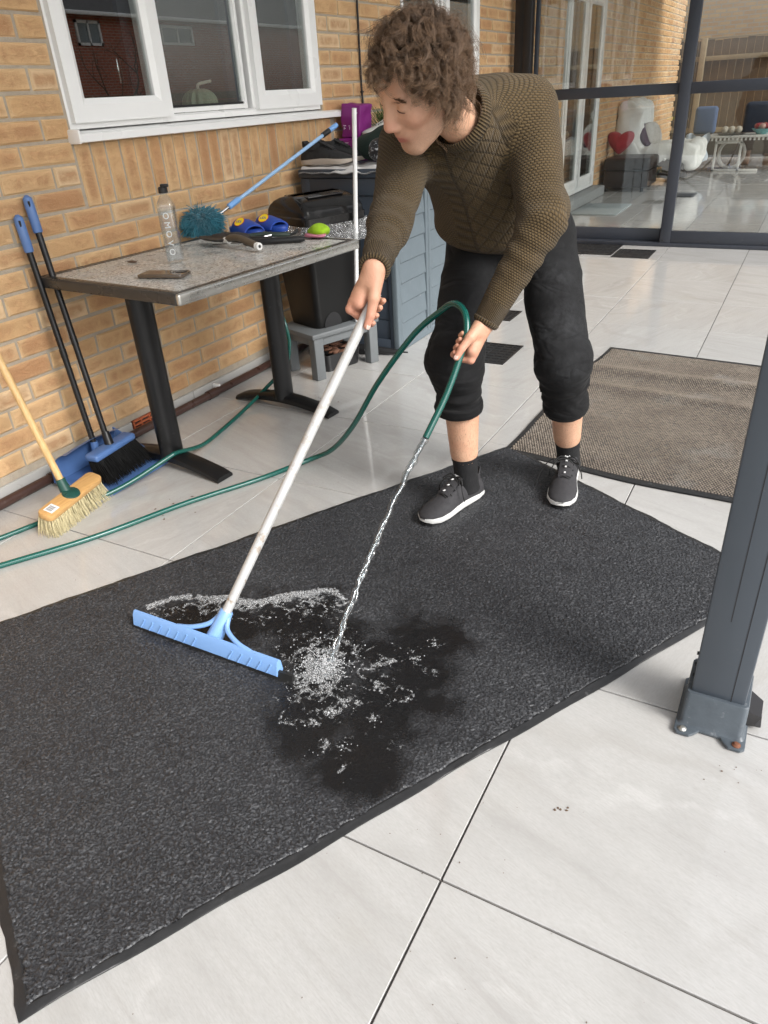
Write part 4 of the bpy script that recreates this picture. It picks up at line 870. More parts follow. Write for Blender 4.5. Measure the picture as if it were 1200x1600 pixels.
s1=blob((-.20,-3.475,TH+.03),(.045,.035,.026),5,.16); s1[0][:,2]=np.maximum(s1[0][:,2],TH+.002); obj('foam_body',s1,plain('lime_sponge',(.27,.46,.012),.9,var=.25,scale=90,bmp=.8,bscale=300),spn,smooth=180)
s2=blob((-.205,-3.485,TH+.014),(.052,.038,.011),6,.2); s2[0][:,2]=np.maximum(s2[0][:,2],TH+.001); obj('pink_edge',s2,plain('pink_cloth',(.50,.18,.25),.9,var=.3,scale=60),spn,smooth=180)
lf=blob((-.66,-4.08,TH+.004),(.022,.009,.003),9,.4); obj('dead_leaf',lf,plain('dry_leaf',(.10,.06,.04),.9),label='small dry brown leaf on the speckled table top',cat='leaf',smooth=180)
# ---- low stool with bin on it
SA=np.array([.342,.940,0]); SB=np.array([-.940,.342,0]); SO=np.array([-.435,-3.262,0]); sM=basis(SO,SA,SB,(0,0,1))
MT_STOOL=plain('grey_stool',(.135,.145,.15),.55,var=.12,scale=10,dirt=((.07,.065,.06),.35,18))
sl_=thing('step_stool','low grey step stool carrying the black bin','stool',tuple(SO))
obj('top',xf(gbox2((0,0,.215),(.43,.30,.24),.006),sM),MT_STOOL,sl_)
for a,b in ((.015,.012),(.37,.012),(.015,.24),(.37,.24)): obj('leg',xf(gbox2((a,b,.001),(a+.055,b+.05,.2145),.004),sM),MT_STOOL,sl_)
obj('rail',xf(gbox2((.07,.025,.17),(.37,.045,.2145),.002),sM),MT_STOOL,sl_); obj('rail',xf(gbox2((.03,.062,.17),(.05,.24,.2145),.002),sM),MT_STOOL,sl_)
bn=thing('waste_bin','black plastic swing top bin lined with a clear bag on the stool','bin',tuple(SO+np.array([0,0,.24])))
def brect(s0,s1,t0,t1,z,r=.03): return [tuple(np.array(xf(G([q],[]),sM)[0][0])) for q in ring(s0,s1,t0,t1,z,r,4)]
bz0=.2415; BO=(.085,.062)
body=[]
for z,g_ in ((bz0,0),(bz0+.02,.004),(.50,.022),(.69,.034),(.70,.046),(.725,.046)): body.append(brect(BO[0]-g_,BO[0]+.27+g_,BO[1]-g_,BO[1]+.235+g_,z))
obj('body',gloft(body),plain('bin_black',(.006,.006,.006),.42,var=.2,scale=9,spec=.3,dirt=((.02,.02,.02),.3,15)),bn,smooth=45)
arch=[(BO[0]+.09+.055*math.cos(a),bz0+.07*math.sin(a)) for a in np.linspace(0,math.pi,14)]
obj('foot_cutout',xf(G([(x,BO[1]-.0065-.004*(z-bz0)/.07,z) for x,z in arch],[tuple(range(14))]),sM),MT_BLACKSEAL,bn,smooth=None)
lid=[]
for z,g_ in ((.722,.05),(.76,.052),(.766,.046)): lid.append(brect(BO[0]-g_,BO[0]+.27+g_,BO[1]-g_,BO[1]+.235+g_,z,.035))
for k in range(1,7):
    a=k/6*math.pi/2; lid.append(brect(BO[0]-.046+.05*(1-math.cos(a))*.9,BO[0]+.27+.046-.05*(1-math.cos(a))*.9,BO[1]-.046+.16*(1-math.cos(a)),BO[1]+.235+.046-.16*(1-math.cos(a)),.766+.085*math.sin(a),.03))
obj('lid',gloft(lid),plain('lid_black',(.008,.0075,.0075),.2,var=.2,spec=.45),bn,smooth=40)
obj('flap',xf(gbox2((BO[0]+.03,BO[1]+.02,.838),(BO[0]+.24,BO[1]+.215,.845),.003),sM),plain('lid_black',(.016,.015,.015),.22),bn)
def bagpt(u,v):
    q=np.array(ring(BO[0]-.052,BO[0]+.27+.052,BO[1]-.052,BO[1]+.235+.052,0,.035,8)); q=np.vstack([q,q[:1]]); s=u*(len(q)-1); i=min(int(s),len(q)-2); c=q[i]*(1-(s-i))+q[i+1]*(s-i); m_=np.array([BO[0]+.135,BO[1]+.117,0]); d=unit(c-m_)
    k=.006+.050*v**1.3+.020*v*math.sin(u*97)+.014*v*math.sin(u*231+2)+.012*math.sin(u*40+v*9)*v
    if u<.3: k+=.035*v*math.sin(u/.3*math.pi)
    return tuple(xf(G([c+d*k+np.array([0,0,.728-.085*v+.012*v*math.sin(u*63)])],[]),sM)[0][0])
bg_=ggrid(170,9,bagpt); bg_=(bg_[0]+RNG.normal(0,.0022,bg_[0].shape),bg_[1])
def m_bag():
    m=bpy.data.materials.new('clear_bag'); m.use_nodes=True; n=m.node_tree; n.nodes.clear(); o=N(n,'OutputMaterial'); t=N(n,'BsdfTransparent'); t.inputs[0].default_value=(.88,.89,.9,1); g=N(n,'BsdfGlossy'); g.inputs['Roughness'].default_value=.12; g.inputs['Color'].default_value=(.95,.95,.95,1)
    x=N(n,'MixShader'); x.inputs[0].default_value=.36; bn_=bump(n,noise(n,55,4,.65,objco(n),1.2),1.,.03,None); L(n,bn_,g.inputs['Normal']); L(n,t.outputs[0],x.inputs[1]); L(n,g.outputs[0],x.inputs[2]); dd_=N(n,'BsdfDiffuse'); dd_.inputs[0].default_value=(.8,.81,.82,1); y_=N(n,'MixShader'); L(n,mapr(n,noise(n,60,4,.6,objco(n),1.5),.5,.68,0,.45),y_.inputs[0]); L(n,x.outputs[0],y_.inputs[1]); L(n,dd_.outputs[0],y_.inputs[2]); L(n,y_.outputs[0],o.inputs[0]); return m
obj('bag',bg_,m_bag(),bn,smooth=20)
tub=thing('plastic_tub','dark tub of brown leaves under the stool','tub',tuple(xf(G([(.25,.15,0)],[]),sM)[0][0]))
obj('tub_body',gloft([brect(.13,.35,.08,.23,.002,.03),brect(.12,.36,.07,.24,.09,.03),brect(.127,.353,.077,.233,.088,.03),brect(.14,.34,.09,.22,.04,.03)]),MT_BLKP,tub)
for k in range(14): obj('leaf',xf(blob((RNG.uniform(.15,.33),RNG.uniform(.1,.21),.09+RNG.uniform(-.02,.025)),(.03,.022,.008),40+k,.4,12,8),sM),plain('leaf_litter',(.16,.075,.045),.85,var=.5,scale=20),tub,smooth=180)
# ---- storage box
MT_BOX_SHADED=plain('box_grey_shaded',(.040,.052,.070),.5,var=.08,scale=12,dirt=((.12,.12,.12),.2,16)); MT_BOX_LIT=plain('box_grey_lit',(.125,.155,.175),.55,var=.1,scale=14,dirt=((.32,.32,.31),.35,40))  # one grey plastic in two tones; its lit side and shaded front are painted
sb=thing('storage_box','grey plastic boarded garden storage box carrying shoes and bags','storage box',(-.53,-2.7,0))
bx0,bx1,by0,by1,bt_=-.80,-.257,-2.70,-1.30,.90
obj('carcass',gbox2((bx0+.015,by0+.015,.004),(bx1-.015,by1,.885)),MT_BOX_SHADED,sb,smooth=None)
obj('front_frame',join(gbox2((bx0,by0,.002),(bx0+.055,by0+.03,bt_-.02),.004),gbox2((bx1-.055,by0,.002),(bx1-.012,by0+.03,bt_-.02),.004),gbox2((bx0+.05,by0+.001,.80),(bx1-.05,by0+.03,bt_-.021),.004),gbox2((bx0+.05,by0+.001,.002),(bx1-.05,by0+.03,.07),.004)),MT_BOX_SHADED,sb)
for k in range(7): obj('board',gbox2((bx0+.054,by0+.010,.071+k*.104),(bx1-.054,by0+.028,.071+k*.104+.1015),.005,2),MT_BOX_SHADED,sb)
obj('corner_post',gbox2((bx1-.035,by0-.004,.001),(bx1+.004,by0+.045,bt_-.018),.009,3),MT_BOX_LIT,sb)
for y0_,y1_ in ((by0+.05,-2.345),(-2.275,-1.86),(-1.80,by1)):
    for k in range(8): 
        z_=.045+k*.105; g=gbox2((bx1-.02,y0_,z_),(bx1-.004,y1_,z_+.1035),.003,1); g[0][:,0]+=np.where(g[0][:,0]>bx1-.012,(z_+.1035-g[0][:,2])/.1035*.009-.004,0); obj('side_board',g,MT_BOX_LIT,sb)
for y0_ in (-2.343,-1.858): obj('side_trim',join(gbox2((bx1-.02,y0_,.03),(bx1+.004,y0_+.03,bt_-.02),.003),gbox2((bx1-.02,y0_+.034,.03),(bx1+.004,y0_+.062,bt_-.02),.003)),MT_BOX_LIT,sb)
obj('base_rail',gbox2((bx1-.02,by0+.045,.002),(bx1+.002,by1,.044),.003),MT_BOX_LIT,sb)
obj('lid',gbox2((bx0-.003,by0-.012,bt_-.018),(bx1+.012,by1,bt_+.022),.006),MT_BOX_SHADED,sb)
BT=bt_+.0235
cl_=ggrid(40,14,lambda u,v:(-.79+.53*u,-2.735+.30*v+.012*math.sin(u*9),BT+.003+.006*abs(math.sin(u*13+v*4))+.004*math.sin(u*31+v*11)-(.022 if v<.08 else 0)))
obj('cloth',join(cl_,(cl_[0]-np.array([0,0,.004]),[f[::-1] for f in cl_[1]])),plain('white_cloth',(.66,.65,.64),.9,var=.12,scale=30,bmp=.3),label='crumpled white cloth spread under the shoes on the storage box',cat='cloth',smooth=60)
ZC=BT+.016
def sneaker(name,label,org,ang,mu,ms,lace,group=None,L_=.29,tilt=0):
    """low trainer: toe along +x of its own frame"""
    t=thing(name,label,'shoe',tuple(org),group); Mx=Matrix.Translation(org)@Matrix.Rotation(ang,4,'Z')@Matrix.Rotation(tilt,4,'Y')
    k=L_/.29; S=[];U_=[]
    prof=[(-.145,.018,.052,.006),(-.135,.030,.072,.004),(-.105,.036,.080,.002),(-.06,.036,.083,.002),(-.02,.037,.092,.002),(.02,.042,.080,.002),(.06,.048,.062,.002),(.10,.046,.050,.003),(.13,.034,.040,.008),(.147,.012,.030,.014)]
    for x,w,h_,z0 in prof:
        zs=.026+.004*math.cos(x*20) if x<.1 else .026
        S.append([(x*k,y*k,z*k) for y,z in ((-w*.9,z0),(w*.9,z0),(w*1.06,z0+.010),(w*1.04,zs),(w*.9,zs+.001),(-w*.9,zs+.001),(-w*1.04,zs),(-w*1.06,z0+.010))])
        r=[]
        for a in np.linspace(-.18*math.pi,1.18*math.pi,19):
            r.append((x*k,w*1.0*math.cos(a)*k,max(zs-.004,zs+(h_-zs)*math.sin(a)**1.0 if math.sin(a)>0 else zs-.004)*k))
        U_.append(r)
    so_=obj('sole',xf(gloft(S),Mx),ms,t,smooth=50)
    # rounded upper with collar opening at the back
    V_=gloft(U_,cap=True); up=obj('upper',xf(V_,Mx),mu,t,smooth=60)
    col=[]
    for z,g_ in ((.070,1.0),(.092,1.02),(.098,.96),(.092,.86),(.075,.80)):
        col.append([((-.078+.058*math.cos(a)*g_)*k,.033*math.sin(a)*g_*k,(z+.012*(math.cos(a)<-.6)+.006*(math.cos(a)>.5))*k) for a in np.linspace(0,2*math.pi,24,endpoint=False)])
    obj('collar',xf(gloft(col,cap=False),Mx),mu,t,smooth=60)
    obj('tongue',xf(gloft([[((-.03+.075*q)*k,y*k,(.108-.036*q+dz_-.09*y*y*10)*k) for y,dz_ in ((-.022,0),(-.01,.004),(.01,.004),(.022,0),(.02,-.006),(-.02,-.006))] for q in (0,.35,.7,1)]),Mx),mu,t,smooth=60)
    for q in range(5):
        x=(-.012+.018*q); z=.104-.0085*q-.03*q*.12; s=1 if q%2 else -1
        obj('lace',xf(gtube(catmull([(x*k,-.026*k,(z-.012)*k),((x+.004*s)*k,0,(z+.005)*k),((x+.006)*k,.026*k,(z-.012)*k)],4),.0026*k,6),Mx),lace,t,smooth=180)
    return t,Mx,k
MT_SHB=plain('black_mesh_fabric',(.018,.018,.019),.75,var=.4,scale=70,bmp=.4,bscale=300); MT_SOLEC=plain('cream_sole',(.50,.44,.38),.6,var=.15,dirt=((.25,.2,.17),.35,30)); MT_LACE=plain('black_lace',(.012,.012,.012),.8)
sneaker('trainer','black trainer with cream sole at the front of the storage box',(-.665,-2.635,ZC),math.radians(5),MT_SHB,MT_SOLEC,MT_LACE)
sneaker('trainer','second black trainer just behind the one with the cream sole',(-.66,-2.50,ZC),math.radians(12),MT_SHB,MT_SOLEC,MT_LACE)
bgd=blob((-.44,-2.45,ZC+.075),(.13,.10,.075),12,.22,36,22); bgd[0][:,2]=np.maximum(bgd[0][:,2],ZC+.002); obj('cloth_bag',bgd,plain('dark_green_cloth',(.012,.028,.022),.85,var=.4,scale=20,bmp=.5),label='dark green cloth bag behind the trainers on the box',cat='bag',smooth=180)
def m_camo():
    m,n,b=newmat('black_white_print'); oc=objco(n); L(n,mixc(n,mapr(n,noise(n,28,5,.6,oc,1.5),.55,.6,0,1),(.015,.015,.018),(.42,.44,.47)),b.inputs['Base Color']); b.inputs['Roughness'].default_value=.5; return m
bgp=blob((-.345,-2.60,ZC+.055),(.075,.075,.058),15,.18,36,22); bgp[0][:,2]=np.maximum(bgp[0][:,2],ZC+.002); obj('printed_bag',bgp,m_camo(),label='small black and white patterned bag on the storage box',cat='bag',smooth=180)
# purple cartons
MT_PUR=plain('purple_carton',(.21,.012,.18),.5,var=.15,scale=12); MT_PRN=plain('pale_print',(.72,.60,.74),.6)
def carton(label,x0,x1,y0,y1,z0,z1,tilt):
    t=thing('carton',label,'box',((x0+x1)/2,(y0+y1)/2,z0),'purple cartons on the storage box'); c=Vector(((x0+x1)/2,(y0+y1)/2,z0)); R=Matrix.Translation(c)@Matrix.Rotation(tilt,4,'Y')@Matrix.Translation(-c)
    bv,bf=surfnet(lambda P:sd_rbox(P,((x0+x1)/2,(y0+y1)/2,(z0+z1)/2),((x1-x0)/2,(y1-y0)/2,(z1-z0)/2),.006)+wrink(P,.0035,70,int(z0*1000)),(x0-.015,y0-.015,z0-.015),(x1+.015,y1+.015,z1+.015),.006); obj('carton_body',xf((bv,[tuple(f) for f in bf]),R),MT_PUR,t,smooth=180)
    for k in range(6):
        xx=x0+(x1-x0)*(.2+.3*(k%3)); zz=z0+(z1-z0)*(.25+.4*(k//3)); obj('print',xf(join(*[gbox2((xx+dx,y0-.0006,zz+dz),(xx+dx+w,y0+.0004,zz+dz+hh)) for dx,dz,w,hh in ((-.006,0,.004,.014),(0,.004,.006,.004),(-.012,.018,.02,.003))]),R),MT_PRN,t,smooth=None)
carton('upright purple carton beside the window sill end',-.82,-.70,-2.23,-2.09,BT+.11,BT+.275,.10); carton('lower wide purple carton under the upright one',-.83,-.50,-2.26,-2.03,BT,BT+.108,0)
sneaker('trainer','worn white trainer lying on the purple cartons by the person\'s face',(-.585,-2.16,BT+.112),math.radians(200),plain('white_leather',(.60,.60,.57),.5,var=.1,dirt=((.3,.29,.27),.3,25)),MT_SOLEC,MT_LACE,L_=.24)
pg=thing('grass_tuft_plant','small green grassy plant standing behind the cartons','plant',(-.68,-1.86,BT)); n=420
ro=np.array([-.68,-1.86,BT+.05])+RNG.normal(0,.02,(n,3))*np.array([1,1,.2]); dr_=RNG.normal(0,.05,(n,3))*np.array([1,1,.3])+np.array([0,0,.20]); tt=np.linspace(0,1,6)[None,:,None]
obj('leaves',strands(ro[:,None]+dr_[:,None]*tt+np.array([0,0,-.05])*tt**2*RNG.random((n,1,1)),.003,3),plain('grass_green',(.05,.13,.025),.6,var=.4),pg,smooth=180,kind='stuff'); obj('pot',mv(glathe([(.04,0),(.05,.07),(.047,.07),(.04,.06)],18),-.68,-1.86,BT),MT_BLKP,pg)
# ---- white pole behind the bin
wp=thing('white_pole','plain white pole standing on the stool beside the bin','pole',(-.353,-2.97,.241)); wa,wb_=np.array([-.353,-2.97,.242]),np.array([-.289,-2.97,1.187]); obj('tube',gcyl(wa,wb_,.0105,16),plain('white_paint',(.84,.84,.83),.35,var=.04),wp); obj('cap',gcyl(wb_,wb_+unit(wb_-wa)*.004,.0108,16),plain('white_plastic',(.72,.72,.70),.4),wp)
um=thing('folded_umbrella','black folded umbrella lying on the tiles by the storage box','umbrella',(-.35,-2.78,0)); ua,uz=np.array([-.62,-2.80,.03]),np.array([-.215,-2.735,.022])
obj('canopy_roll',gtube([ua+(uz-ua)*s for s in (0,.05,.4,.75,.95)],[.012,.030,.028,.018,.010],14),plain('umbrella_black',(.012,.012,.013),.55,bmp=.5,bscale=60),um); obj('tip',gtube([ua+(uz-ua)*.94,uz+(uz-ua)*.06],[.006,.004],10),MT_BLKP,um); obj('label_tab',gbox2((-.415,-2.812,.030),(-.375,-2.806,.042),.001),plain('white_plastic',(.72,.72,.70),.4),um)
# ---- dustpan and brush
MT_PAN=plain('navy_blue_plastic',(.075,.15,.34),.38,var=.15,dirt=((.09,.11,.16),.25,20)); MT_GRIPB=plain('grip_blue',(.10,.19,.42),.45,var=.08); MT_POLEB=plain('black_pole',(.008,.008,.009),.34,var=.3,spec=.35,dirt=((.06,.06,.06),.2,40))
dp=thing('long_handled_dustpan','blue long handled dustpan on the tiles against the wall','dustpan',(-.66,-4.44,0))
pan=[]
for q in np.linspace(0,1,9):
    x=-.50-.265*q; w=.195-.03*q**2; zb0=.003+.012*q; zw=.006+.10*q**1.5; yc_=-4.445+.01*q
    pan.append([(x,yc_-w,zb0+zw),(x,yc_-w+.004,zb0+.004),(x,yc_-w+.02,zb0),(x,yc_,zb0),(x,yc_+w-.02,zb0),(x,yc_+w-.004,zb0+.004),(x,yc_+w,zb0+zw),(x,yc_+w-.006,zb0+zw),(x,yc_+w-.012,zb0+.008),(x,yc_,zb0+.004),(x,yc_-w+.012,zb0+.008),(x,yc_-w+.006,zb0+zw)])
obj('pan',gloft(pan),MT_PAN,dp,smooth=40)
hood=[]
for q in np.linspace(0,1,8):
    a=q*math.pi/2; x=-.765+.09*(1-math.cos(a))-.02*math.sin(a); z=.02+.115*math.sin(a); w=.165-.03*q
    hood.append([(x,-4.435-w,z),(x,-4.435-w*.5,z+.008*q),(x,-4.435,z+.012*q),(x,-4.435+w*.5,z+.008*q),(x,-4.435+w,z)])
hd_=gloft(hood,cap=False,closed=False); obj('hood',join(hd_,(hd_[0]+np.array([.005,0,.002]),[f[::-1] for f in hd_[1]])),MT_PAN,dp,smooth=50)
def pole(t,a,b,grip,r=.0115):
    a=np.array(a);b=np.array(b);d=unit(b-a); obj('pole',gcyl(a,b-d*.02,r,14),MT_POLEB,t); obj('joint',gcyl(a+(b-a)*.42,a+(b-a)*.455,r+.0012,14),MT_POLEB,t)
    g_=obj('grip',gtube([b-d*.125,b-d*.12,b-d*.03,b-d*.01,b],[r+.002,r+.005,r+.0055,r+.004,r*.5],14),MT_GRIPB,t); obj('hang_hole',gbox((b-d*.028)+np.array([.0135,-.009,0]),(.006,.006,.02),.001),MT_BLACKSEAL,g_)
pole(dp,(-.705,-4.425,.10),(-.842,-4.375,.945),1); obj('socket',gtube([(-.70,-4.427,.055),(-.706,-4.424,.13)],[.02,.015],14),MT_PAN,dp)
lb=thing('long_handled_brush','black bristled brush with blue head standing in the dustpan','brush',(-.62,-4.42,.02))
pole(lb,(-.640,-4.412,.13),(-.842,-4.318,1.0),1)
ba,bb=np.array([-.612,-4.525,.108]),np.array([-.64,-4.305,.108]); bd=unit(bb-ba); bnr=np.array([-bd[1],bd[0],0]); hdM=basis((ba+bb)/2,bd,bnr,(0,0,1))
obj('head',xf(join(gbox2((-.115,-.03,-.004),(.115,.03,.024),.010,3)),hdM),MT_PAN,lb); obj('socket',gtube([(-.63,-4.415,.125),(-.645,-4.408,.175)],[.019,.0145],12),MT_POLEB,lb)
n=1500; l0=np.stack([RNG.uniform(-.108,.108,n),RNG.uniform(-.025,.025,n),np.full(n,0.)],-1); tt=np.linspace(0,1,4)[None,:,None]; fl=np.stack([l0[:,0]*.18+RNG.normal(0,.004,n),l0[:,1]*.9-.04+RNG.normal(0,.005,n),np.full(n,-.085)+RNG.normal(0,.004,n)],-1)
bp_=l0[:,None]+fl[:,None]*tt; obj('bristles',(lambda s:(xf((s[0],[]),hdM)[0],s[1]))(strands(bp_,.0016,3)),plain('black_bristle',(.004,.004,.004),.6,var=.5,scale=200,spec=.2),lb,smooth=180,kind='stuff')
# ---- wooden broom
MT_PINE=None
def m_wood(name,c1,c2,ax):
    m,n,b=newmat(name); oc=objco(n); sc=[26,26,26]; sc[ax]=1.6; w=noise(n,3.2,5,.6,mapping(n,oc,tuple(sc)),.8); L(n,ramp(n,w,[(.3,c1),(.55,c2),(.75,[x*.75 for x in c1])]),b.inputs['Base Color']); b.inputs['Roughness'].default_value=.42; bump(n,w,.15,.002,b); return m
bo=thing('wooden_broom','wooden broom with cream bristles standing over the green hose','broom',(-.51,-4.72,0))
hA=np.array([-.528,-4.722,.10]); hB=np.array([-.66,-4.722,.5505]); hd2=unit(hB-hA)
obj('handle',gcyl(hA,hA+hd2*1.15,.0125,16),m_wood('pine',(.50,.30,.12),(.66,.44,.20),2),bo)
bx=unit([-.047,.265,.012]); bz_=unit(np.cross(bx,[0,-1.,0])); bz_=unit(np.array([.30,.0,.95])-bx*(np.array([.30,0,.95])@bx)); by_=np.cross(bz_,bx); bM=basis((-.508,-4.722,.083),bx,by_,bz_)
obj('block',xf(gprism([(x,y) for x,y,_ in ring(-.142,.142,-.03,.03,0,.02,5)],-.012,.012,.005),bM),m_wood('beech_block',(.46,.25,.085),(.58,.34,.13),1),bo)
obj('socket',join(gtube([hA-hd2*.02,hA+hd2*.045],[.021,.016],16),xf(mv(glathe([(.031,0),(.029,.005),(.02,.009)],20),0,0,.0122),bM)),plain('green_socket',(.012,.06,.048),.35),bo)
obj('sticker',xf(gbox2((-.122,-.018,.0122),(-.082,.016,.0128)),bM),plain('sticker_white',(.75,.74,.74),.5),bo,smooth=None); obj('barcode',xf(join(*[gbox2((-.118+k*.0032,-.010,.0129),(-.118+k*.0032+(.0016 if k%3 else .0009),.012,.0131)) for k in range(9)]),bM),MT_BLKP,bo,smooth=None)
gx_=np.linspace(-.132,.132,24); gy_=np.linspace(-.024,.024,5); tuf=[(x,y) for x in gx_ for y in gy_]; bl=[]
for x,y in tuf:
    for _ in range(11):
        e_=np.array([x+RNG.normal(0,.002),y+RNG.normal(0,.002),-.011]); d=np.array([x*.10+RNG.normal(0,.0055),y*.55-.012+RNG.normal(0,.0055),-.066+RNG.normal(0,.003)]); t4=np.linspace(0,1,4)[:,None]; bl.append(e_+d*t4+np.array([0,-.012,0])*t4**2)
sg_=strands(bl,.0014,3); obj('bristles',(xf((sg_[0],[]),bM)[0],sg_[1]),plain('cream_bristle',(.60,.52,.31),.6,var=.3,scale=150),bo,smooth=180,kind='stuff')
# ---- squeegee
MT_SQB=plain('squeegee_blue',(.21,.38,.70),.35,var=.1,scale=18); MT_SQR=plain('squeegee_rubber',(.015,.015,.015),.4)
sq_=thing('floor_squeegee','light blue floor squeegee with worn white pole pushed over the mat','squeegee',(.43,-5.09,.01))
def bar(x0,x1,prof): return gloft([[(x,-5.09+y,z) for y,z in prof] for x in (x0,x0+.006,x1-.006,x1)])
obj('blade_holder',bar(.160,.640,[(-.018,.020),(-.014,.014),(.004,.014),(.010,.022),(.006,.052),(.000,.060),(-.006,.060),(-.012,.050)]),MT_SQB,sq_)
obj('rubber_blade',bar(.150,.682,[(-.017,.006),(-.012,.004),(-.002,.004),(.000,.0135),(-.003,.0295),(-.010,.0295)]),MT_SQR,sq_)
for k in range(15):
    x=.19+.03*k
    if abs(x-.43)>.05: obj('rib',gtube([(x,-5.109,.022),(x+.014,-5.103,.047)],.0022,6),MT_SQB,sq_)
HB=np.array([.432,-5.052,.075]); HTOP=np.array([.700,-4.575,.855]); hdv=unit(HTOP-HB)
obj('socket',gtube([HB-hdv*.055,HB-hdv*.02,HB+hdv*.035,HB+hdv*.037],[.024,.021,.0175,.016],18),MT_SQB,sq_)
for s in (-1,1):
    P=catmull([HB+hdv*.02+np.array([s*.014,0,0]),HB+np.array([s*.032,-.014,-.002]),(.432+s*.075,-5.085,.062),(.432+s*.12,-5.092,.055)],8); obj('brace',gtube(P,.0065,8),MT_SQB,sq_)
def m_wornpole():
    m,n,b=newmat('worn_white_pole'); oc=objco(n); w=mapr(n,noise(n,30,6,.72,oc),.545,.60,0,1); low=N(n,'SeparateXYZ'); L(n,oc,low.inputs[0]); k=mapr(n,low.outputs[2],.05,.35,.95,.30); w2=math_(n,'MULTIPLY',w,k)
    c=mixc(n,noise(n,9,4,.5,oc),(.50,.50,.49),(.64,.64,.63)); c=mixc(n,w2,c,(.28,.17,.075)); L(n,c,b.inputs['Base Color']); b.inputs['Roughness'].default_value=.35; b.inputs['Metallic'].default_value=.25; return m
obj('pole',gcyl(HB+hdv*.03,HB+hdv*((.800-HB[2])/hdv[2]+.034),.0128,18),m_wornpole(),sq_)
# ---- garden hose
def m_hose():
    m,n,b=newmat('green_hose'); tc=N(n,'TexCoord'); u=tc.outputs['UV']; ch=N(n,'TexChecker',inp={'Scale':1.}); rot=mapping(n,u,(1,1,1),(0,0,.785)); L(n,rot,ch.inputs['Vector'])
    c=mixc(n,ch.outputs['Fac'],(.003,.055,.045),(.010,.12,.095)); L(n,c,b.inputs['Base Color']); b.inputs['Roughness'].default_value=.25; b.inputs['Specular IOR Level'].default_value=.6; return m
MT_HOSE=m_hose()
def hose(name,label,P,r=.0085,n=14,t=None):
    path=catmull(P,n); g=gtube(path,r,14); seg=14; d=np.concatenate([[0],np.cumsum(np.linalg.norm(np.diff(path,axis=0),axis=1))]); uv=[]
    for i in range(len(path)-1):
        for j in range(seg): uv+=[(j,d[i]*300),(j+1,d[i]*300),(j+1,d[i+1]*300),(j,d[i+1]*300)]
    uv+=[(0,0)]*(2*seg); t=t or thing(name,label,'hose',tuple(P[0])); obj('tube',g,MT_HOSE,t,smooth=60,uv=np.array(uv)*np.array([1,1])); return t
HG=np.array([.793,-4.292,.622])         # where the left hand grips it
HOSE_DIR=unit(TIP-HG)
r_=.009
h1=hose('garden_hose','green braided garden hose looping from the floor through the person\'s hand',[(-.80,-5.60,r_),(-.62,-5.30,r_),(-.475,-5.062,r_),(-.323,-4.806,r_),(-.195,-4.507,r_),(-.06,-4.25,r_),(.04,-4.05,r_+.01),(.16,-4.06,.09),(.30,-4.12,.235),(.43,-4.155,.42),(.56,-4.155,.585),(.655,-4.165,.668),(.72,-4.20,.708),(.775,-4.25,.700),(.795,-4.283,.655),(.789,-4.31,.600),(.775,-4.38,.505),tuple(TIP)],.0095)
obj('bore',gcyl(TIP+HOSE_DIR*.0002,TIP+HOSE_DIR*.0008,.006,10),MT_BLACKSEAL,h1)
hose('garden_hose','green hose run passing under the table close to the wall',[(-.80,-5.35,r_),(-.70,-5.15,r_),(-.626,-4.95,r_),(-.55,-4.70,r_),(-.475,-4.52,.03),(-.405,-4.35,.080),(-.40,-4.30,.082),(-.44,-4.12,.03),(-.505,-3.90,r_),(-.545,-3.70,r_+.006),(-.535,-3.55,.06),(-.47,-3.46,.15),(-.440,-3.45,.25),(-.447,-3.45,.34),(-.50,-3.42,.42)],.0088)
A3_=np.array
# ---- inside the porch
MT_THROW=plain('white_throw',(.80,.79,.76),.9,var=.12,scale=30,bmp=.8,bscale=50); MT_BRL=plain('brown_leather',(.022,.013,.011),.38,var=.3,scale=15,bmp=.25,bscale=80)
ot=thing('ottoman','dark brown leather ottoman carrying the red heart cushion','ottoman',(-.54,4.35,0))
obj('base',gbox2((-.80,4.02,.05),(-.25,4.62,.24),.02),MT_BRL,ot); obj('seat_pad',gbox2((-.81,4.01,.242),(-.24,4.63,.385),.045,4),MT_BRL,ot)
for a in (-.76,-.32):
    for b in (4.07,4.55): obj('leg',gcyl((a,b,.001),(a,b,.05),.02,10),MT_BLKP,ot)
hh=[]
for k in range(40):
    a=2*math.pi*k/40; hh.append((.0105*16*math.sin(a)**3,.0105*(13*math.cos(a)-5*math.cos(2*a)-2*math.cos(3*a)-math.cos(4*a))))
hh=np.array(hh)*np.array([1.0,.92])+np.stack([.012*np.sin(np.arange(40)*.47),.01*np.cos(np.arange(40)*.63)],1); rings=[]
for q in np.linspace(-1,1,11):
    s=math.sqrt(max(0,1-abs(q)**2.4))*.85+.15; rings.append([(-.70+x*s+.03*q,4.36+q*.075+.12*(z+.02),.56+z*s) for x,z in hh])
obj('heart_cushion',gloft(rings),plain('red_plush',(.33,.006,.015),.7,var=.35,scale=30,bmp=.5,sheen=.3),label='shiny red heart shaped cushion on the ottoman',cat='cushion',smooth=180,org=(-.70,4.36,.385))
ac=thing('armchair','armchair draped with a white throw behind the ottoman','armchair',(-.45,5.1,0))
obj('seat',gbox2((-.82,4.74,.08),(.10,5.5,.38),.05,3),MT_BRL,ac)
def throw_sdf(P):
    w=wrink(P*A3_([1,1.9,.5]),.030,22,3)+wrink(P,.012,55,4)
    d=sd_rbox(P,(-.70,5.1,.63),(.15,.41,.34),.12); d=smin(d,sd_rbox(P,(-.28,5.1,.36),(.42,.40,.10),.07),.09); d=smin(d,sd_rbox(P,(.10,5.1,.33),(.07,.36,.16),.06),.06); return d+w
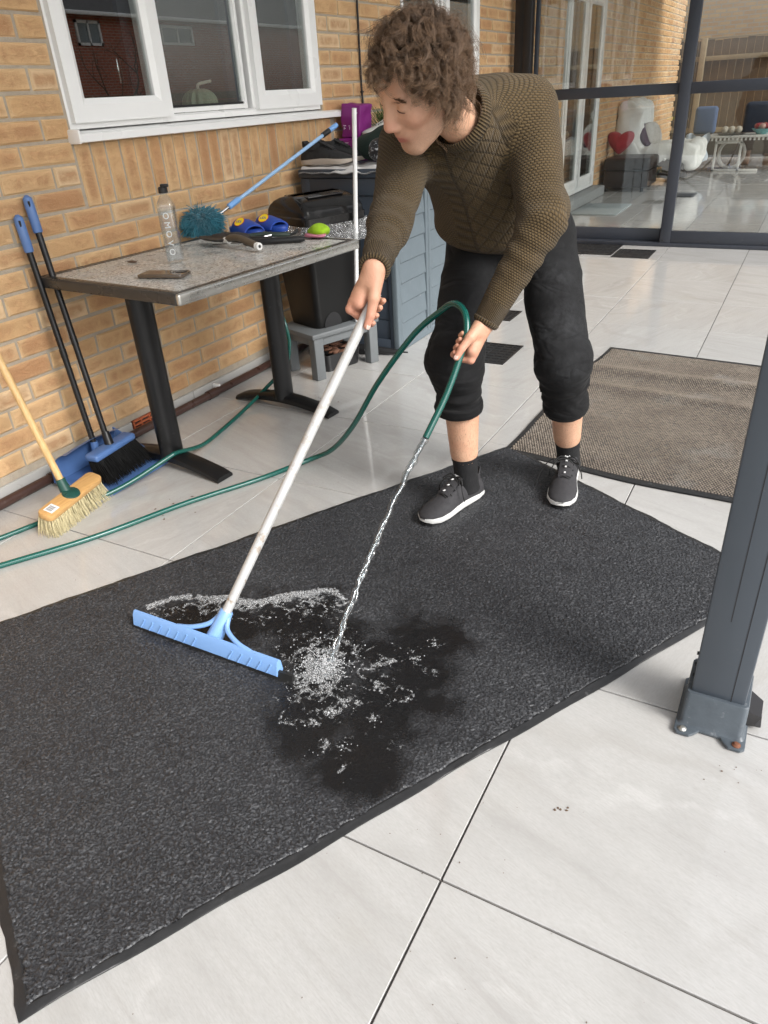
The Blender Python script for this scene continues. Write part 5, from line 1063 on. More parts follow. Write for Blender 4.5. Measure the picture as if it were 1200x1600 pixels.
tv,tf_=surfnet(throw_sdf,A3_([-.95,4.6,.1]),A3_([.28,5.6,1.05]),.016); obj('throw',(tv,tf_),MT_THROW,ac,smooth=180)
for k,(c,m_,lab) in enumerate((((-.43,4.98,.60),plain('pale_cushion',(.55,.52,.48),.85,var=.2,scale=25),'pale patterned cushion leaning in the draped armchair'),((-.49,4.92,.58),plain('plum_cushion',(.07,.025,.05),.85),'dark plum cushion leaning in the draped armchair'))):
    g=blob((0,0,0),(.15,.05,.15),60+k,.06); R=Matrix.Translation(c)@Matrix.Rotation(1.1,4,'Z')@Matrix.Rotation(-.45,4,'X'); v_=np.sign(g[0])*np.abs(g[0]/np.array([.15,.05,.15]))**.8*np.array([.15,.05,.15]); obj('cushion',xf((v_,g[1]),R),m_,label=lab,cat='cushion',smooth=180)
fm=obj('grey_doormat',gbox2((-.70,2.15,.001),(-.20,2.95,.012),.003),plain('pale_grey_mat',(.30,.34,.35),.9,var=.2,scale=60,bmp=.5),label='pale grey doormat behind the glass by the white door',cat='mat')
obj('dark_doormat',gbox2((.07,3.6,.001),(.36,3.95,.01),.003),plain('dark_grey_mat',(.05,.055,.065),.9),label='small dark mat on the porch tiles behind the glass',cat='mat')
MT_WHF=plain('white_furniture',(.62,.60,.56),.5,var=.08)
bc=thing('coffee_table','white table with slatted edge and ring shaped leg inside the porch','table',(.55,6.4,0))
obj('top',gbox2((.08,6.28,.435),(1.5,6.85,.46),.006),MT_WHF,bc)
for k in range(24): obj('slat',gbox2((.10+k*.055,6.285,.40),(.125+k*.055,6.30,.434)),MT_WHF,bc,smooth=None)
th=np.linspace(0,2*math.pi,33); obj('ring_leg',gtube([(.43+.17*math.cos(a),6.52,.215+.185*math.sin(a)) for a in th],.026,10,cap=False),MT_WHF,bc)
obj('square_leg',join(gbox2((.21,6.33,.0),(.24,6.37,.385),.004),gbox2((.54,6.33,.0),(.57,6.37,.385),.004),gbox2((.21,6.33,.36),(.57,6.37,.395),.004),gbox2((.21,6.33,.0),(.82,6.37,.03),.004)),MT_WHF,bc)
for k,xx in enumerate((.295,.385,.475)): obj('decor_ball',gsphere((xx,6.52,.525),.048,14,10),plain('woven_ball',(.55,.49,.40),.8,var=.5,scale=60,bmp=.9,bscale=90),label=('leftmost','middle','rightmost')[k]+' of three woven decorative balls on the white porch table',cat='ball',group='woven balls on the porch table',smooth=180,org=(xx,6.52,.525))
obj('tray',mv(glathe([(.15,0),(.19,.015),(.185,.018),(.148,.006)],24),.385,6.52,.461),plain('dark_tray',(.05,.04,.035),.4),label='dark round tray under the woven balls',cat='tray')
bw_=thing('bowl','turquoise bowl of red fruit on the white porch table','bowl',(.78,6.5,.46)); obj('dish',mv(glathe([(.06,0),(.14,.07),(.135,.072),(.055,.01)],24),.78,6.5,.461),plain('turquoise_glaze',(.16,.40,.42),.25),bw_)
for k,(dx,dy,c) in enumerate(((-.06,0,(.35,.03,.04)),(.02,.04,(.45,.12,.06)),(.06,-.03,(.38,.05,.07)),(0,-.05,(.5,.30,.25)),(-.03,.06,(.30,.03,.05)))): obj('fruit',blob((.78+dx,6.5+dy,.56),(.05,.05,.042),80+k,.05,14,10),plain('fruit%d'%k,c,.4),bw_,smooth=180)
ch=thing('porch_sofa','dark blue upholstered sofa behind the white porch table','sofa',(.6,7.4,0)); MT_NAVY=plain('navy_cloth',(.018,.028,.055),.85,var=.2,scale=30,bmp=.4)
obj('seat',gbox2((-.35,7.1,.12),(2.0,7.75,.42),.05,3),plain('taupe_cloth',(.12,.095,.08),.85,var=.2),ch); obj('backrest',gbox2((.42,7.65,.38),(2.0,7.85,.83),.06,4),MT_NAVY,ch); obj('cushion',gbox2((-.27,7.45,.42),(.05,7.62,.80),.05,4),plain('blue_cushion',(.10,.15,.28),.85),ch)
obj('throw_blanket',(lambda g:join(g,(g[0]-np.array([0,.006,0]),[f[::-1] for f in g[1]])))(ggrid(14,16,lambda u,v:(-.10+.30*u+.02*math.sin(v*9),5.62-.02*math.sin(u*19+v*5),.52-.34*v+.03*math.sin(u*8)))),plain('pale_blue_throw',(.55,.60,.66),.9,var=.12,bmp=.6,bscale=60),label='pale folded throw hanging beside the draped armchair',cat='blanket',smooth=180)
# ---- ornament on the window board
pu=thing('ceramic_pumpkin','pale green ribbed ceramic pumpkin behind the middle window pane','ornament',(-1.02,-3.13,1.178)); rgs=[]
for q in np.linspace(0,1,15):
    a=math.pi*q; r0=.075*math.sin(a)**.75+.004; z=1.18+.062*(1-math.cos(a)); rgs.append([((r0*(1+.07*math.cos(14*t)))*math.cos(t)-1.02,(r0*(1+.07*math.cos(14*t)))*math.sin(t)-3.13,z) for t in np.linspace(0,2*math.pi,112,endpoint=False)])
obj('body',gloft(rgs),plain('celadon',(.36,.40,.27),.35,var=.1),pu,smooth=180); obj('stalk',gtube(catmull([(-1.02,-3.13,1.295),(-1.018,-3.128,1.32),(-1.0,-3.10,1.328),(-1.0,-3.06,1.332)],5),.0065,8),plain('pale_stalk',(.6,.58,.48),.5),pu)
for k,yy in enumerate((-3.93,-3.80)): obj('vase',mv(glathe([(.03,0),(.055,.03),(.06,.055),(.045,.085),(.02,.10),(.02,.11)],20),-1.0,yy,1.179),plain('brown_vase',(.16,.10,.07),.4,var=.3),label=('brown round vase at the left end of the window board','brown round vase next to the left end of the window board')[k],cat='vase',smooth=180)

# ---- scattered grit, crumbs and leaf bits on the tiles
gp=[];gr2=[]
def grit(n,cx,cy,sx,sy,r0,r1):
    for _ in range(n): gp.append((cx+RNG.normal(0,sx),cy+RNG.normal(0,sy))); gr2.append(RNG.uniform(r0,r1))
grit(14,-.20,-4.52,.05,.06,.002,.006); grit(5,1.36,-5.16,.010,.010,.0015,.0035); grit(8,1.66,-4.93,.03,.03,.001,.0025); grit(60,.6,-3.0,.7,.9,.0008,.002); grit(70,1.2,-5.5,.4,.3,.0007,.0017); grit(50,-.3,-4.6,.3,.5,.0008,.002); grit(14,-.30,-3.45,.04,.05,.002,.005); grit(10,-.68,-4.95,.05,.05,.001,.003)
gp=np.array(gp); gr2=np.array(gr2); offs=np.array([(0,0,.25),(1,.2,0),(-.3,1,0),(-.9,-.4,0),(.3,-1,0)]); gv=(np.append(gp,np.full((len(gp),1),.0012),1)[:,None]+offs[None]*gr2[:,None,None]*RNG.uniform(.5,1.4,(len(gp),5,1))).reshape(-1,3); gf=np.array([(0,1,2),(0,2,3),(0,3,4),(0,4,1)])
obj('grit',(gv,(gf[None]+(np.arange(len(gp))*5)[:,None,None]).reshape(-1,3)),plain('brown_crumbs',(.13,.085,.055),.9,var=.5,scale=50),label='scattered brown grit and leaf crumbs on the pale tiles',cat='grit',kind='stuff',smooth=None)
# ================================================================== PERSON
A3=np.array
aR,aL=A3([.722,-4.104,.101]),A3([.987,-3.813,.10]); kR,kL=A3([.703,-4.149,.529]),A3([.988,-3.974,.494]); hR,hL=A3([.634,-3.813,.80]),A3([.834,-3.72,.81])
sR,sL=A3([.572,-4.165,1.118]),A3([.858,-4.008,1.180]); eR,eL=A3([.628,-4.395,.945]),A3([.945,-4.125,.922]); wR,wL=A3([.698,-4.623,.850]),A3([.823,-4.222,.700]); nk=A3([.748,-4.175,1.165])
HC=A3([.702,-4.355,1.254]); HF=unit([-.470,-.702,-.535]); HS=unit([.881,-.415,-.229]); HU=unit(np.cross(HF,HS))
if HU[2]<0: HU=-HU
HS=unit(np.cross(HU,HF)); HR=np.stack([HF,HS,HU])            # rows: local (F,S,U)
mH,mS=(hR+hL)/2,(sR+sL)/2; Tu=unit(mS-mH); Ts=sL-sR; Ts=unit(Ts-Tu*(Ts@Tu)); Tf=np.cross(Ts,Tu)
def hw(l): return HC+l[0]*HF+l[1]*HS+l[2]*HU
# ---- head
def head_sdf(P):
    Q=(P-HC)@HR.T; q=np.stack([Q[...,0],np.abs(Q[...,1]),Q[...,2]],-1)
    d=sd_ell(Q,(-.012,0,.035),(.098,.076,.090))
    d=smin(d,sd_ell(Q,(.032,0,-.035),(.066,.054,.082)),.035)
    d=smin(d,sd_cone(q,(-.005,.05,-.075),(.066,.018,-.108),.018,.020),.03)      # jaw
    d=smin(d,sd_ell(Q,(.072,0,-.110),(.020,.021,.018)),.022)                     # chin
    d=smin(d,sd_cone(q,(.083,0,.034),(.076,.042,.030),.013,.010),.018)           # brow
    d=smin(d,sd_ell(q,(.060,.043,-.020),(.024,.020,.022)),.025)                  # cheekbone
    d=smax(d,-sd_ell(q,(.103,.034,.009),(.022,.018,.012)),.013)                  # eye socket
    d=smin(d,sd_ell(q,(.0755,.033,.006),(.0145,.0165,.0125)),.004)               # eyelid
    d=smin(d,sd_cone(Q,(.088,0,.024),(.112,0,-.030),.0105,.0135),.014)           # nose
    d=smin(d,sd_ell(q,(.101,.0125,-.037),(.012,.0085,.009)),.008)
    d=smin(d,sd_ell(Q,(.082,0,-.066),(.018,.028,.020)),.015)
    d=smin(d,sd_cone(q,(.0985,.004,-.0655),(.089,.022,-.0705),.0052,.0025),.004)    # lips
    d=smin(d,sd_cone(q,(.0965,0,-.0775),(.089,.019,-.0735),.0062,.0025),.004)
    d=smax(d,-sd_cone(q,(.104,0,-.0712),(.092,.024,-.0715),.0014,.0012),.002)
    d=smin(d,sd_ell(q,(-.008,.076,-.012),(.016,.009,.030)),.008)                 # ear
    d=smin(d,sd_cone(P,hw((-.030,0,-.06)),nk-Tu*.03+Tf*.012,.053,.050),.03)              # neck
    return d
hv,hf=surfnet(head_sdf,HC-A3([.20,.20,.24]),HC+A3([.20,.28,.18]),.0036); hv=lap(hv,hf,1,.4)
# ---- gripping hands
def hand_frame(c,A,sgn):
    A=unit(A); v=CAM_C-c; T=unit(v-A*(v@A)); B=np.cross(A,T); B=B*(1 if (B@CR)*sgn>0 else -1); w=math.radians(34 if sgn<0 else 20); return c,A,B*math.cos(w)+T*math.sin(w),T*math.cos(w)-B*math.sin(w)
def hand_sdf_parts(fr,rr,elbow,idx_ext):
    c,A,B,T=fr; pt=lambda a,b,t:c+a*A+b*B+t*T
    pr=[]
    W=pt(-.080,rr+.020,-.004)
    offs=[.031,.011,-.009,-.027]; ln=[1,1.06,1.0,.86]
    for i,(a,l) in enumerate(zip(offs,ln)):
        M_=pt(a-.004,rr+.014,-(rr+.020)); C0=pt(-.066+.004*i,rr+.017,-.004-.004*i)
        pr.append((C0,M_,.0145,.0118,.012))
        if i==0 and idx_ext:
            p1=pt(a+.028,rr*.5+.006,-(rr+.014)); p2=pt(a+.046,-(rr*.4),-(rr+.010)); p3=pt(a+.052,-(rr+.006),-.008)
        else:
            p1=pt(a+.003,-(rr*.55+.006)*l,-(rr+.019)*l); p2=pt(a+.004,-(rr+.0115),-.001); p3=pt(a+.002,-(rr+.004),.0155)
        pr+= [(M_,p1,.0108,.0096,.005),(p1,p2,.0095,.0085,.0025),(p2,p3,.0083,.0070,.0025)]
    pr.append((pt(-.05,rr+.012,-.010),pt(.006,rr+.012,-.012),.016,.015,.012))
    t0=pt(-.058,rr+.012,.010); t1=pt(-.018,rr*.8+.006,rr+.010); t2=pt(.020,rr*.35,rr+.0115); t3=pt(.047,-.001,rr+.0085)
    pr+=[(t0,t1,.0185,.0142,.012),(t1,t2,.0128,.0112,.006),(t2,t3,.0108,.0085,.003)]
    pr.append((W,pt(-.052,rr+.014,-.006),.025,.023,.014)); 
    pr.append((W,W+unit(elbow-W)*.10,.0255,.029,.012))
    nails=(t3,t2,T)
    return pr,W,nails
def hand_mesh(fr,rr,elbow,idx_ext=False):
    pr,W,nl=hand_sdf_parts(fr,rr,elbow,idx_ext); c=fr[0]
    def fn(P):
        d=None
        for a,b,r1,r2,k in pr:
            e=sd_cone(P,a,b,r1,r2); d=e if d is None else smin(d,e,k)
        return d
    ends=np.array([q for a,b,*_ in pr for q in (a,b)]); v,f=surfnet(fn,ends.min(0)-.036,ends.max(0)+.036,.0027); return lap(v,f,1,.35),f,W,nl
RG=HB+hdv*((.800-HB[2])/hdv[2])
frR=hand_frame(RG,-hdv,-1); frL=hand_frame(HG,HOSE_DIR,1)
rv,rf_,WR,nR=hand_mesh(frR,.0128,eR); lv,lf_,WL,nL=hand_mesh(frL,.0095,eL)
# ---- shins and the body hidden under the clothes
def limb_sdf(P):
    d=sd_cone(P,kR,aR,.055,.037); d=smin(d,sd_cone(P,kR*.55+aR*.45+A3([.004,.014,0]),kR*.25+aR*.75,.046,.036),.03); return d
def limb_sdf2(P):
    d=sd_cone(P,kL,aL,.055,.037); d=smin(d,sd_cone(P,kL*.55+aL*.45+A3([.004,.014,0]),kL*.25+aL*.75,.046,.036),.03); return d
v1,f1=surfnet(limb_sdf,A3([.6,-4.26,.05]),A3([.83,-4.0,.60]),.009); v2,f2=surfnet(limb_sdf2,A3([.87,-4.1,.05]),A3([1.1,-3.7,.57]),.009)
def core_sdf(P):
    d=sd_cone(P,mH,mS-Tu*.09,.11,.11,(Tf,.66))
    for a,b,r1,r2 in ((hR,kR,.075,.055),(hL,kL,.075,.055),(sR,eR,.045,.038),(sL,eL,.045,.038),(eR,WR,.036,.026),(eL,WL,.036,.026),(mS-Tu*.03,sR,.05,.045),(mS-Tu*.03,sL,.05,.045),(mS,mS*.6+nk*.4,.055,.045)): d=smin(d,sd_cone(P,a,b,r1,r2),.03)
    return d
v3,f3=surfnet(core_sdf,A3([.45,-4.75,.42]),A3([1.15,-3.55,1.3]),.014)
parts=[(hv,hf),(rv,rf_),(lv,lf_),(v1,f1),(v2,f2),(v3,f3)]
V=np.concatenate([p[0] for p in parts]); Fs=[];o_=0
for p in parts: Fs.append(p[1]+o_); o_+=len(p[0])
Fb=np.concatenate(Fs)
# redness and beard shadow by anatomy
Q=(V-HC)@HR.T; inh=np.linalg.norm(V-HC,axis=1)<.19; red=np.zeros(len(V)); g_=lambda c,s:np.exp(-(((Q-A3(c))/s)**2).sum(1))
q_=np.stack([Q[:,0],np.abs(Q[:,1]),Q[:,2]],1); gs_=lambda c,s:np.exp(-(((q_-A3(c))/s)**2).sum(1))
red=inh*(g_((.115,0,-.03),.022)*.8+gs_((.07,.045,-.03),.03)*.5); lip=inh*np.clip(gs_((.097,.008,-.0715),A3([.02,.017,.0095]))*1.5,0,1); beard=inh*np.clip(np.clip((-.045-Q[:,2])/.03,0,1)*(Q[:,0]>.0)*1.0,0,1)*(1-lip)
no=len(hv)
for c,fr in ((0,frR),(1,frL)):
    s=slice(no,no+(len(rv) if c==0 else len(lv))); no+=len(rv) if c==0 else len(lv); loc=(V[s]-fr[0]); red[s]=.25+.5*np.clip((loc@fr[1]+.02)/.06,0,1)
hair_leg=np.zeros(len(V)); hair_leg[no:no+len(v1)+len(v2)]=1
def m_skin():
    m,n,b=newmat('skin'); P=N(n,'NewGeometry').outputs['Position']; at=lambda k:N(n,'Attribute',attribute_name=k).outputs['Fac']
    c=mixc(n,noise(n,60,5,.6,P),(.55,.32,.205),(.66,.40,.27)); c=mixc(n,mapr(n,noise(n,14,4,.6,P),.38,.68,0,.55),c,(.58,.285,.18)); c=mixc(n,math_(n,'MULTIPLY',at('red'),.75),c,(.60,.235,.17)); c=mixc(n,math_(n,'MULTIPLY',at('lip'),.85),c,(.42,.13,.11))
    st=mapr(n,noise(n,900,2,.5,P),.45,.6,.15,.55); c=mixc(n,math_(n,'MULTIPLY',at('beard'),st),c,(.27,.18,.135))
    hl_=mapr(n,noise(n,420,3,.6,mapping(n,P,(1,1,.22))),.56,.66,0,.5); c=mixc(n,math_(n,'MULTIPLY',at('legs'),hl_),c,(.16,.085,.05))
    L(n,c,b.inputs['Base Color']); b.inputs['Roughness'].default_value=.48; b.inputs['Subsurface Weight'].default_value=.06; b.inputs['Subsurface Radius'].default_value=(.012,.005,.003); b.inputs['Subsurface Scale'].default_value=.5
    bump(n,noise(n,330,3,.6,P),.45,.002,b,bump(n,noise(n,75,4,.6,P),.35,.003,None)); return m
MT_SKIN=m_skin()
pe=thing('person','person with curly brown hair bending over squeegee and hose, knitted jumper and rolled black jeans','person',(.85,-3.98,0))
bd_=obj('body',(V,Fb),MT_SKIN,pe,smooth=180,attrs={'red':red,'lip':lip,'beard':beard,'legs':hair_leg})
for (tip,ip,T) in (nR,nL):
    d=unit(tip-ip); sd_=unit(np.cross(d,T)); c=tip+T*.0072+d*.0005; obj('thumbnail',gloft([[tuple(c+d*(s*.0068)+sd_*(w*math.cos(a))+T*(.0018*math.sin(a)-.0012*abs(s)**2)) for a in np.linspace(0,math.pi,9)] for s,w in ((-1,.0045),(-.5,.0058),(.3,.0058),(.9,.004))],cap=False,closed=False),plain('nail',(.72,.50,.43),.3),bd_,smooth=180)
# eyelash lines and eyebrows
lash=[]
for s in (-1,1):
    P_=[hw((.0903-.0045*abs(k)**2,s*(.034+.0145*k),.0022-.0012*k)) for k in np.linspace(-1,1,9)]; lash.append(gtube(P_,.0009,6))
obj('eyelashes',join(*lash),plain('lash',(.09,.05,.035),.8),bd_,smooth=180)
eb=[]
for s in (-1,1):
    for _ in range(280):
        k=RNG.uniform(-1,1); r0=A3([.0925-.012*(k*.5+.5)**1.6,s*(.034+.023*k),.0275+.0035*(1-k*k)+RNG.normal(0,.0026)]); d=A3([-.001,s*.009,.003]); eb.append([hw(r0+d*t) for t in (0,.4,.8,1.)])
obj('eyebrows',strands(eb,.0004,3),plain('brow_hair',(.11,.06,.035),.7),bd_,smooth=180,kind='stuff')
# ---- jumper
spine=[mH-Tu*.02,mH+Tu*.20-Tf*.012,mS-Tu*.06-Tf*.008]
CUF_R=WR+unit(WR-eR)*.004; CUF_L=WL+unit(WL-eL)*.004
def torso_d(P):
    d=sd_cone(P,spine[0]+Tf*.005+Ts*.055,spine[1]+Tf*.015+Ts*.022,.128,.168,(Tf,.80)); d=smin(d,sd_cone(P,spine[1]+Ts*.012,spine[2],.176,.165,(Tf,.72)),.05); d=smin(d,sd_cone(P,mH+Ts*.075-Tf*.04+Tu*.02,mS+Ts*.085-Tf*.05-Tu*.1,.092,.092),.05)
    d=smin(d,sd_cone(P,mS+Ts*.10-Tu*.01,mS-Ts*.10-Tu*.01,.083,.083),.06); d=smin(d,sd_cone(P,mS-Tf*.025,nk,.085,.072),.05); return d
def sleeve_d(P,s,e,w,ph):
    d=sd_cone(P,s,e,*((.078,.054) if ph==1 else (.078,.059))); d2=sd_cone(P,e,w,*((.051,.034) if ph==1 else (.059,.037)))
    ab=unit(w-e); t=(P-e)@ab; lat=wrink(P,.0028,38,ph)
    ua=unit(e-s); tu=(P-s)@ua; le=np.linalg.norm(e-s); fold=.0045*np.sin(tu*95+2*np.sin((P@A3([21.,17,9])))) * np.exp(-((tu-le)/.075)**2); fold2=.0035*np.sin(t*105+1.7*np.sin(P@A3([15.,-22,12])))*np.exp(-((t-.06)/.10)**2)
    return smin(d+fold+lat,d2+fold2+lat*.6,.03)
HEM0=mH+Tu*.045+Tf*.02; HEMN=unit(Tu*.93-Tf*.05+(-Ts)*-.30)
def jump_sdf(P):
    d=torso_d(P)+wrink(P,.0045,22,5); 
    hemx=(P-HEM0)@HEMN; d=d+.010*np.exp(-(hemx/.03)**2)-.012*np.exp(-((hemx-.075)/.04)**2)
    d=smax(d,-hemx,.012)
    d=smin(d,sleeve_d(P,sR,eR,CUF_R,1),.035); d=smin(d,sleeve_d(P,sL,eL,CUF_L,2),.035)
    cut=np.maximum(-((P-CUF_R)@unit(CUF_R-eR)),0); 
    d=np.maximum(d,np.where(np.linalg.norm(P-CUF_R,axis=-1)<.09,(P-CUF_R)@unit(CUF_R-eR),-1)); d=np.maximum(d,np.where(np.linalg.norm(P-CUF_L,axis=-1)<.09,(P-CUF_L)@unit(CUF_L-eL),-1))
    nd_=hw((-.03,0,-.06))-nk; d=smax(d,np.where(np.linalg.norm(P-nk-unit(nd_)*.05,axis=-1)<.13,(P-nk)@unit(nd_)-.030,-1),.01)
    return d
jv,jf=surfnet(jump_sdf,A3([.40,-4.74,.60]),A3([1.14,-3.52,1.36]),.0072); jv=lap(jv,jf,2,.45)
fc=jv[jf].mean(1)
def coords(P,grp,ref):
    out=np.zeros(P.shape[:-1]+(2,))
    for g,(a,b,c,x0) in enumerate(((sR,eR,CUF_R,.066),(sL,eL,CUF_L,.066))):
        m=grp==g+1
        if not m.any(): continue
        q=P[m]; r=ref[m]; l1=np.linalg.norm(b-a); 
        def par(q,a,b,c):
            t1=(q-a)@unit(b-a); t2=(q-b)@unit(c-b); w=1/(1+np.exp(-np.clip((t1-l1)*60,-30,30))); v=t1*(1-w)+(l1+t2)*w
            ax=unit(c-a); e_=unit(np.cross(ax,[0,0,1.])); f_=np.cross(ax,e_); mid=a+np.clip(t1,0,l1)[:,None]*unit(b-a); mid=mid*(1-w[:,None])+w[:,None]*(b+np.clip(t2,0,1)[:,None]*unit(c-b)); d=q-mid; return np.arctan2(d@f_,d@e_),v
        an,v=par(q.reshape(-1,3),a,b,c); ar,_=par(r.reshape(-1,3),a,b,c); an=ar+(an-ar+np.pi)%(2*np.pi)-np.pi; out[m]=np.stack([an*.062,v],-1).reshape(out[m].shape)
    m=grp==0; q=P[m].reshape(-1,3); r=ref[m].reshape(-1,3)
    def parT(q): d=q-mH; return np.arctan2(d@Ts/.172,d@Tf/.12),d@Tu
    an,v=parT(q); ar,_=parT(r); an=ar+(an-ar+np.pi)%(2*np.pi)-np.pi; out[m]=np.stack([an*.150,v],-1).reshape(out[m].shape); return out
dT=torso_d(fc); d1=np.minimum(sd_cone(fc,sR+(eR-sR)*.12,eR,.086,.066),sd_cone(fc,eR,CUF_R,.063,.041)); d2=np.minimum(sd_cone(fc,sL+(eL-sL)*.12,eL,.086,.066),sd_cone(fc,eL,CUF_L,.063,.041))
grp=np.argmin(np.stack([dT,d1,d2],1),1); gk=np.repeat(grp[:,None],4,1); ck=jv[jf]; rk=np.repeat(fc[:,None],4,1)
juv=coords(ck,gk,rk)
fuv=juv.mean(1); mi=np.zeros(len(jf),int); ca=np.abs(fuv[:,0])
mi[(grp==0)&(ca<.115)&(((fc-mH)@Tf)>0.02)]=1
for g,(a,b,c) in ((1,(sR,eR,CUF_R)),(2,(sL,eL,CUF_L))):
    tot=np.linalg.norm(b-a)+np.linalg.norm(c-b); mi[(grp==g)&(fuv[:,1]>tot-.062)]=2
mi[(grp==0)&(((fc-HEM0)@HEMN)<.055)]=2
def knit_base(name,kind):
    m,n,b=newmat(name); u=N(n,'TexCoord').outputs['UV']; P=N(n,'NewGeometry').outputs['Position']
    hi,lo=(.115,.078,.037),(.030,.020,.0095)
    if kind=='waffle':
        br=N(n,'TexBrick',offset=.5,inp={'Scale':1.,'Mortar Size':.0017,'Mortar Smooth':1.,'Brick Width':.0118,'Row Height':.0074,'Bias':0.}); wb=N(n,'VectorMath',operation='ADD'); nz=N(n,'TexNoise',inp={'Scale':160.}); L(n,P,nz.inputs['Vector']); sc=N(n,'VectorMath',operation='SCALE'); L(n,nz.outputs['Color'],sc.inputs[0]); sc.inputs['Scale'].default_value=.0022; L(n,u,wb.inputs[0]); L(n,sc.outputs[0],wb.inputs[1]); L(n,wb.outputs[0],br.inputs['Vector'])
        s=N(n,'SeparateXYZ'); L(n,wb.outputs[0],s.inputs[0]); rw=math_(n,'DIVIDE',s.outputs[1],.0064); su=math_(n,'ABSOLUTE',math_(n,'SINE',math_(n,'ADD',math_(n,'MULTIPLY',s.outputs[0],math.pi/.0098),math_(n,'MULTIPLY',math_(n,'FLOOR',rw),math.pi/2)))); sv=math_(n,'ABSOLUTE',math_(n,'SINE',math_(n,'MULTIPLY',rw,math.pi))); h=math_(n,'MULTIPLY',math_(n,'POWER',su,.45),math_(n,'POWER',sv,.5))
    elif kind=='rib':
        s=N(n,'SeparateXYZ'); L(n,u,s.inputs[0]); h=math_(n,'ADD',math_(n,'MULTIPLY',math_(n,'SINE',math_(n,'MULTIPLY',s.outputs[0],2*math.pi/.0076)),.5),.5)
        h=math_(n,'MULTIPLY',h,mapr(n,math_(n,'SINE',math_(n,'MULTIPLY',s.outputs[1],2*math.pi/.0045)),-1,1,.8,1.))
    else:
        s=N(n,'SeparateXYZ'); L(n,u,s.inputs[0]); U_,V_=s.outputs[0],s.outputs[1]
        def lat(sg): 
            w=math_(n,'ABSOLUTE',math_(n,'SINE',math_(n,'MULTIPLY',math_(n,'ADD',math_(n,'MULTIPLY',U_,1.25*sg),V_),math.pi/.050))); return mapr(n,w,0,.55,.35,1)
        h=math_(n,'MINIMUM',lat(1),lat(-1))
        st=math_(n,'ADD',math_(n,'MULTIPLY',math_(n,'SINE',math_(n,'MULTIPLY',V_,2*math.pi/.0055)),.12),math_(n,'MULTIPLY',math_(n,'SINE',math_(n,'MULTIPLY',U_,2*math.pi/.0060)),.12))
        gap=mapr(n,math_(n,'ABSOLUTE',math_(n,'SUBTRACT',math_(n,'ABSOLUTE',U_),.072)),0,.006,0,1)
        outer=mapr(n,math_(n,'ABSOLUTE',U_),.070,.074,0,1); cab=math_(n,'ADD',math_(n,'MULTIPLY',math_(n,'SINE',math_(n,'ADD',math_(n,'MULTIPLY',V_,2*math.pi/.030),math_(n,'MULTIPLY',U_,90.))),.4),.6)
        mx=N(n,'Mix',data_type='FLOAT'); L(n,outer,mx.inputs[0]); L(n,h,mx.inputs[2]); L(n,cab,mx.inputs[3]); h=math_(n,'ADD',math_(n,'MULTIPLY',mx.outputs[0],gap),st)
    fz=noise(n,500,3,.6,P); big=noise(n,9,3,.5,P)
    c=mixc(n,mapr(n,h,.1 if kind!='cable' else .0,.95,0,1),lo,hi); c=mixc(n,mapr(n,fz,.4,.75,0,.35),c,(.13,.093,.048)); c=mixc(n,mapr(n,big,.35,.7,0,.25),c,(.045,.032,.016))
    if kind=='cable': c=mixc(n,.35,c,(.042,.029,.015))
    L(n,c,b.inputs['Base Color']); b.inputs['Roughness'].default_value=.95; b.inputs['Specular IOR Level'].default_value=.2; b.inputs['Sheen Weight'].default_value=.08; b.inputs['Sheen Roughness'].default_value=.5
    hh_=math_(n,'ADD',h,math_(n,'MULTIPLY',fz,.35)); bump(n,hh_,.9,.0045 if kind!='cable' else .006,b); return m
MT_KN=[knit_base('waffle_knit','waffle'),knit_base('cable_knit','cable'),knit_base('rib_knit','rib')]
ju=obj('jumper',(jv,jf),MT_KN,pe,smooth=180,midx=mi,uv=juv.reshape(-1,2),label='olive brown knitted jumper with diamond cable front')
# ribbed collar and cuffs
nd_=unit(hw((-.03,0,-.06))-nk); cx=unit(Ts-nd_*(Ts@nd_)); cy=np.cross(nd_,cx)
def band(c,ax,x,y,rx,ry,w,th,lean=0,nu=64,uvs=300):
    V_=[];F_=[];uv=[]; prof=[(0,0),(.25,th),(.7,th*1.1),(1,th*.5),(1,-th*.3),(.5,-th*.5)]; n=len(prof)
    for k in range(nu):
        a=2*math.pi*k/nu
        for s,o in prof: V_.append(c+ax*(w*s+lean*math.cos(a))+(x*math.cos(a)*(rx+o-.006*s)+y*math.sin(a)*(ry+o-.006*s)))
    per=2*math.pi*(rx+ry)/2
    for k in range(nu):
        for j in range(n):
            q=(k+1)%nu; p=(j+1)%n; F_.append((k*n+j,q*n+j,q*n+p,k*n+p)); uv+=[(k/nu*per,j*.006),((k+1)/nu*per,j*.006),((k+1)/nu*per,(j+1)*.006),(k/nu*per,(j+1)*.006)]
    return G(V_,F_),uv
cg,cu=band(nk+nd_*.012,nd_,cx,cy,.080,.078,.036,.006); obj('collar',cg,MT_KN[2],ju,smooth=180,uv=cu)
for c,e in ((CUF_R,eR),(CUF_L,eL)):
    ax=unit(c-e); x=unit(np.cross(ax,[0,0,1.])); y=np.cross(ax,x); cg,cu=band(c-ax*.012,ax,x,y,.0365,.0365,.016,.004); obj('cuff',cg,MT_KN[2],ju,smooth=180,uv=cu)
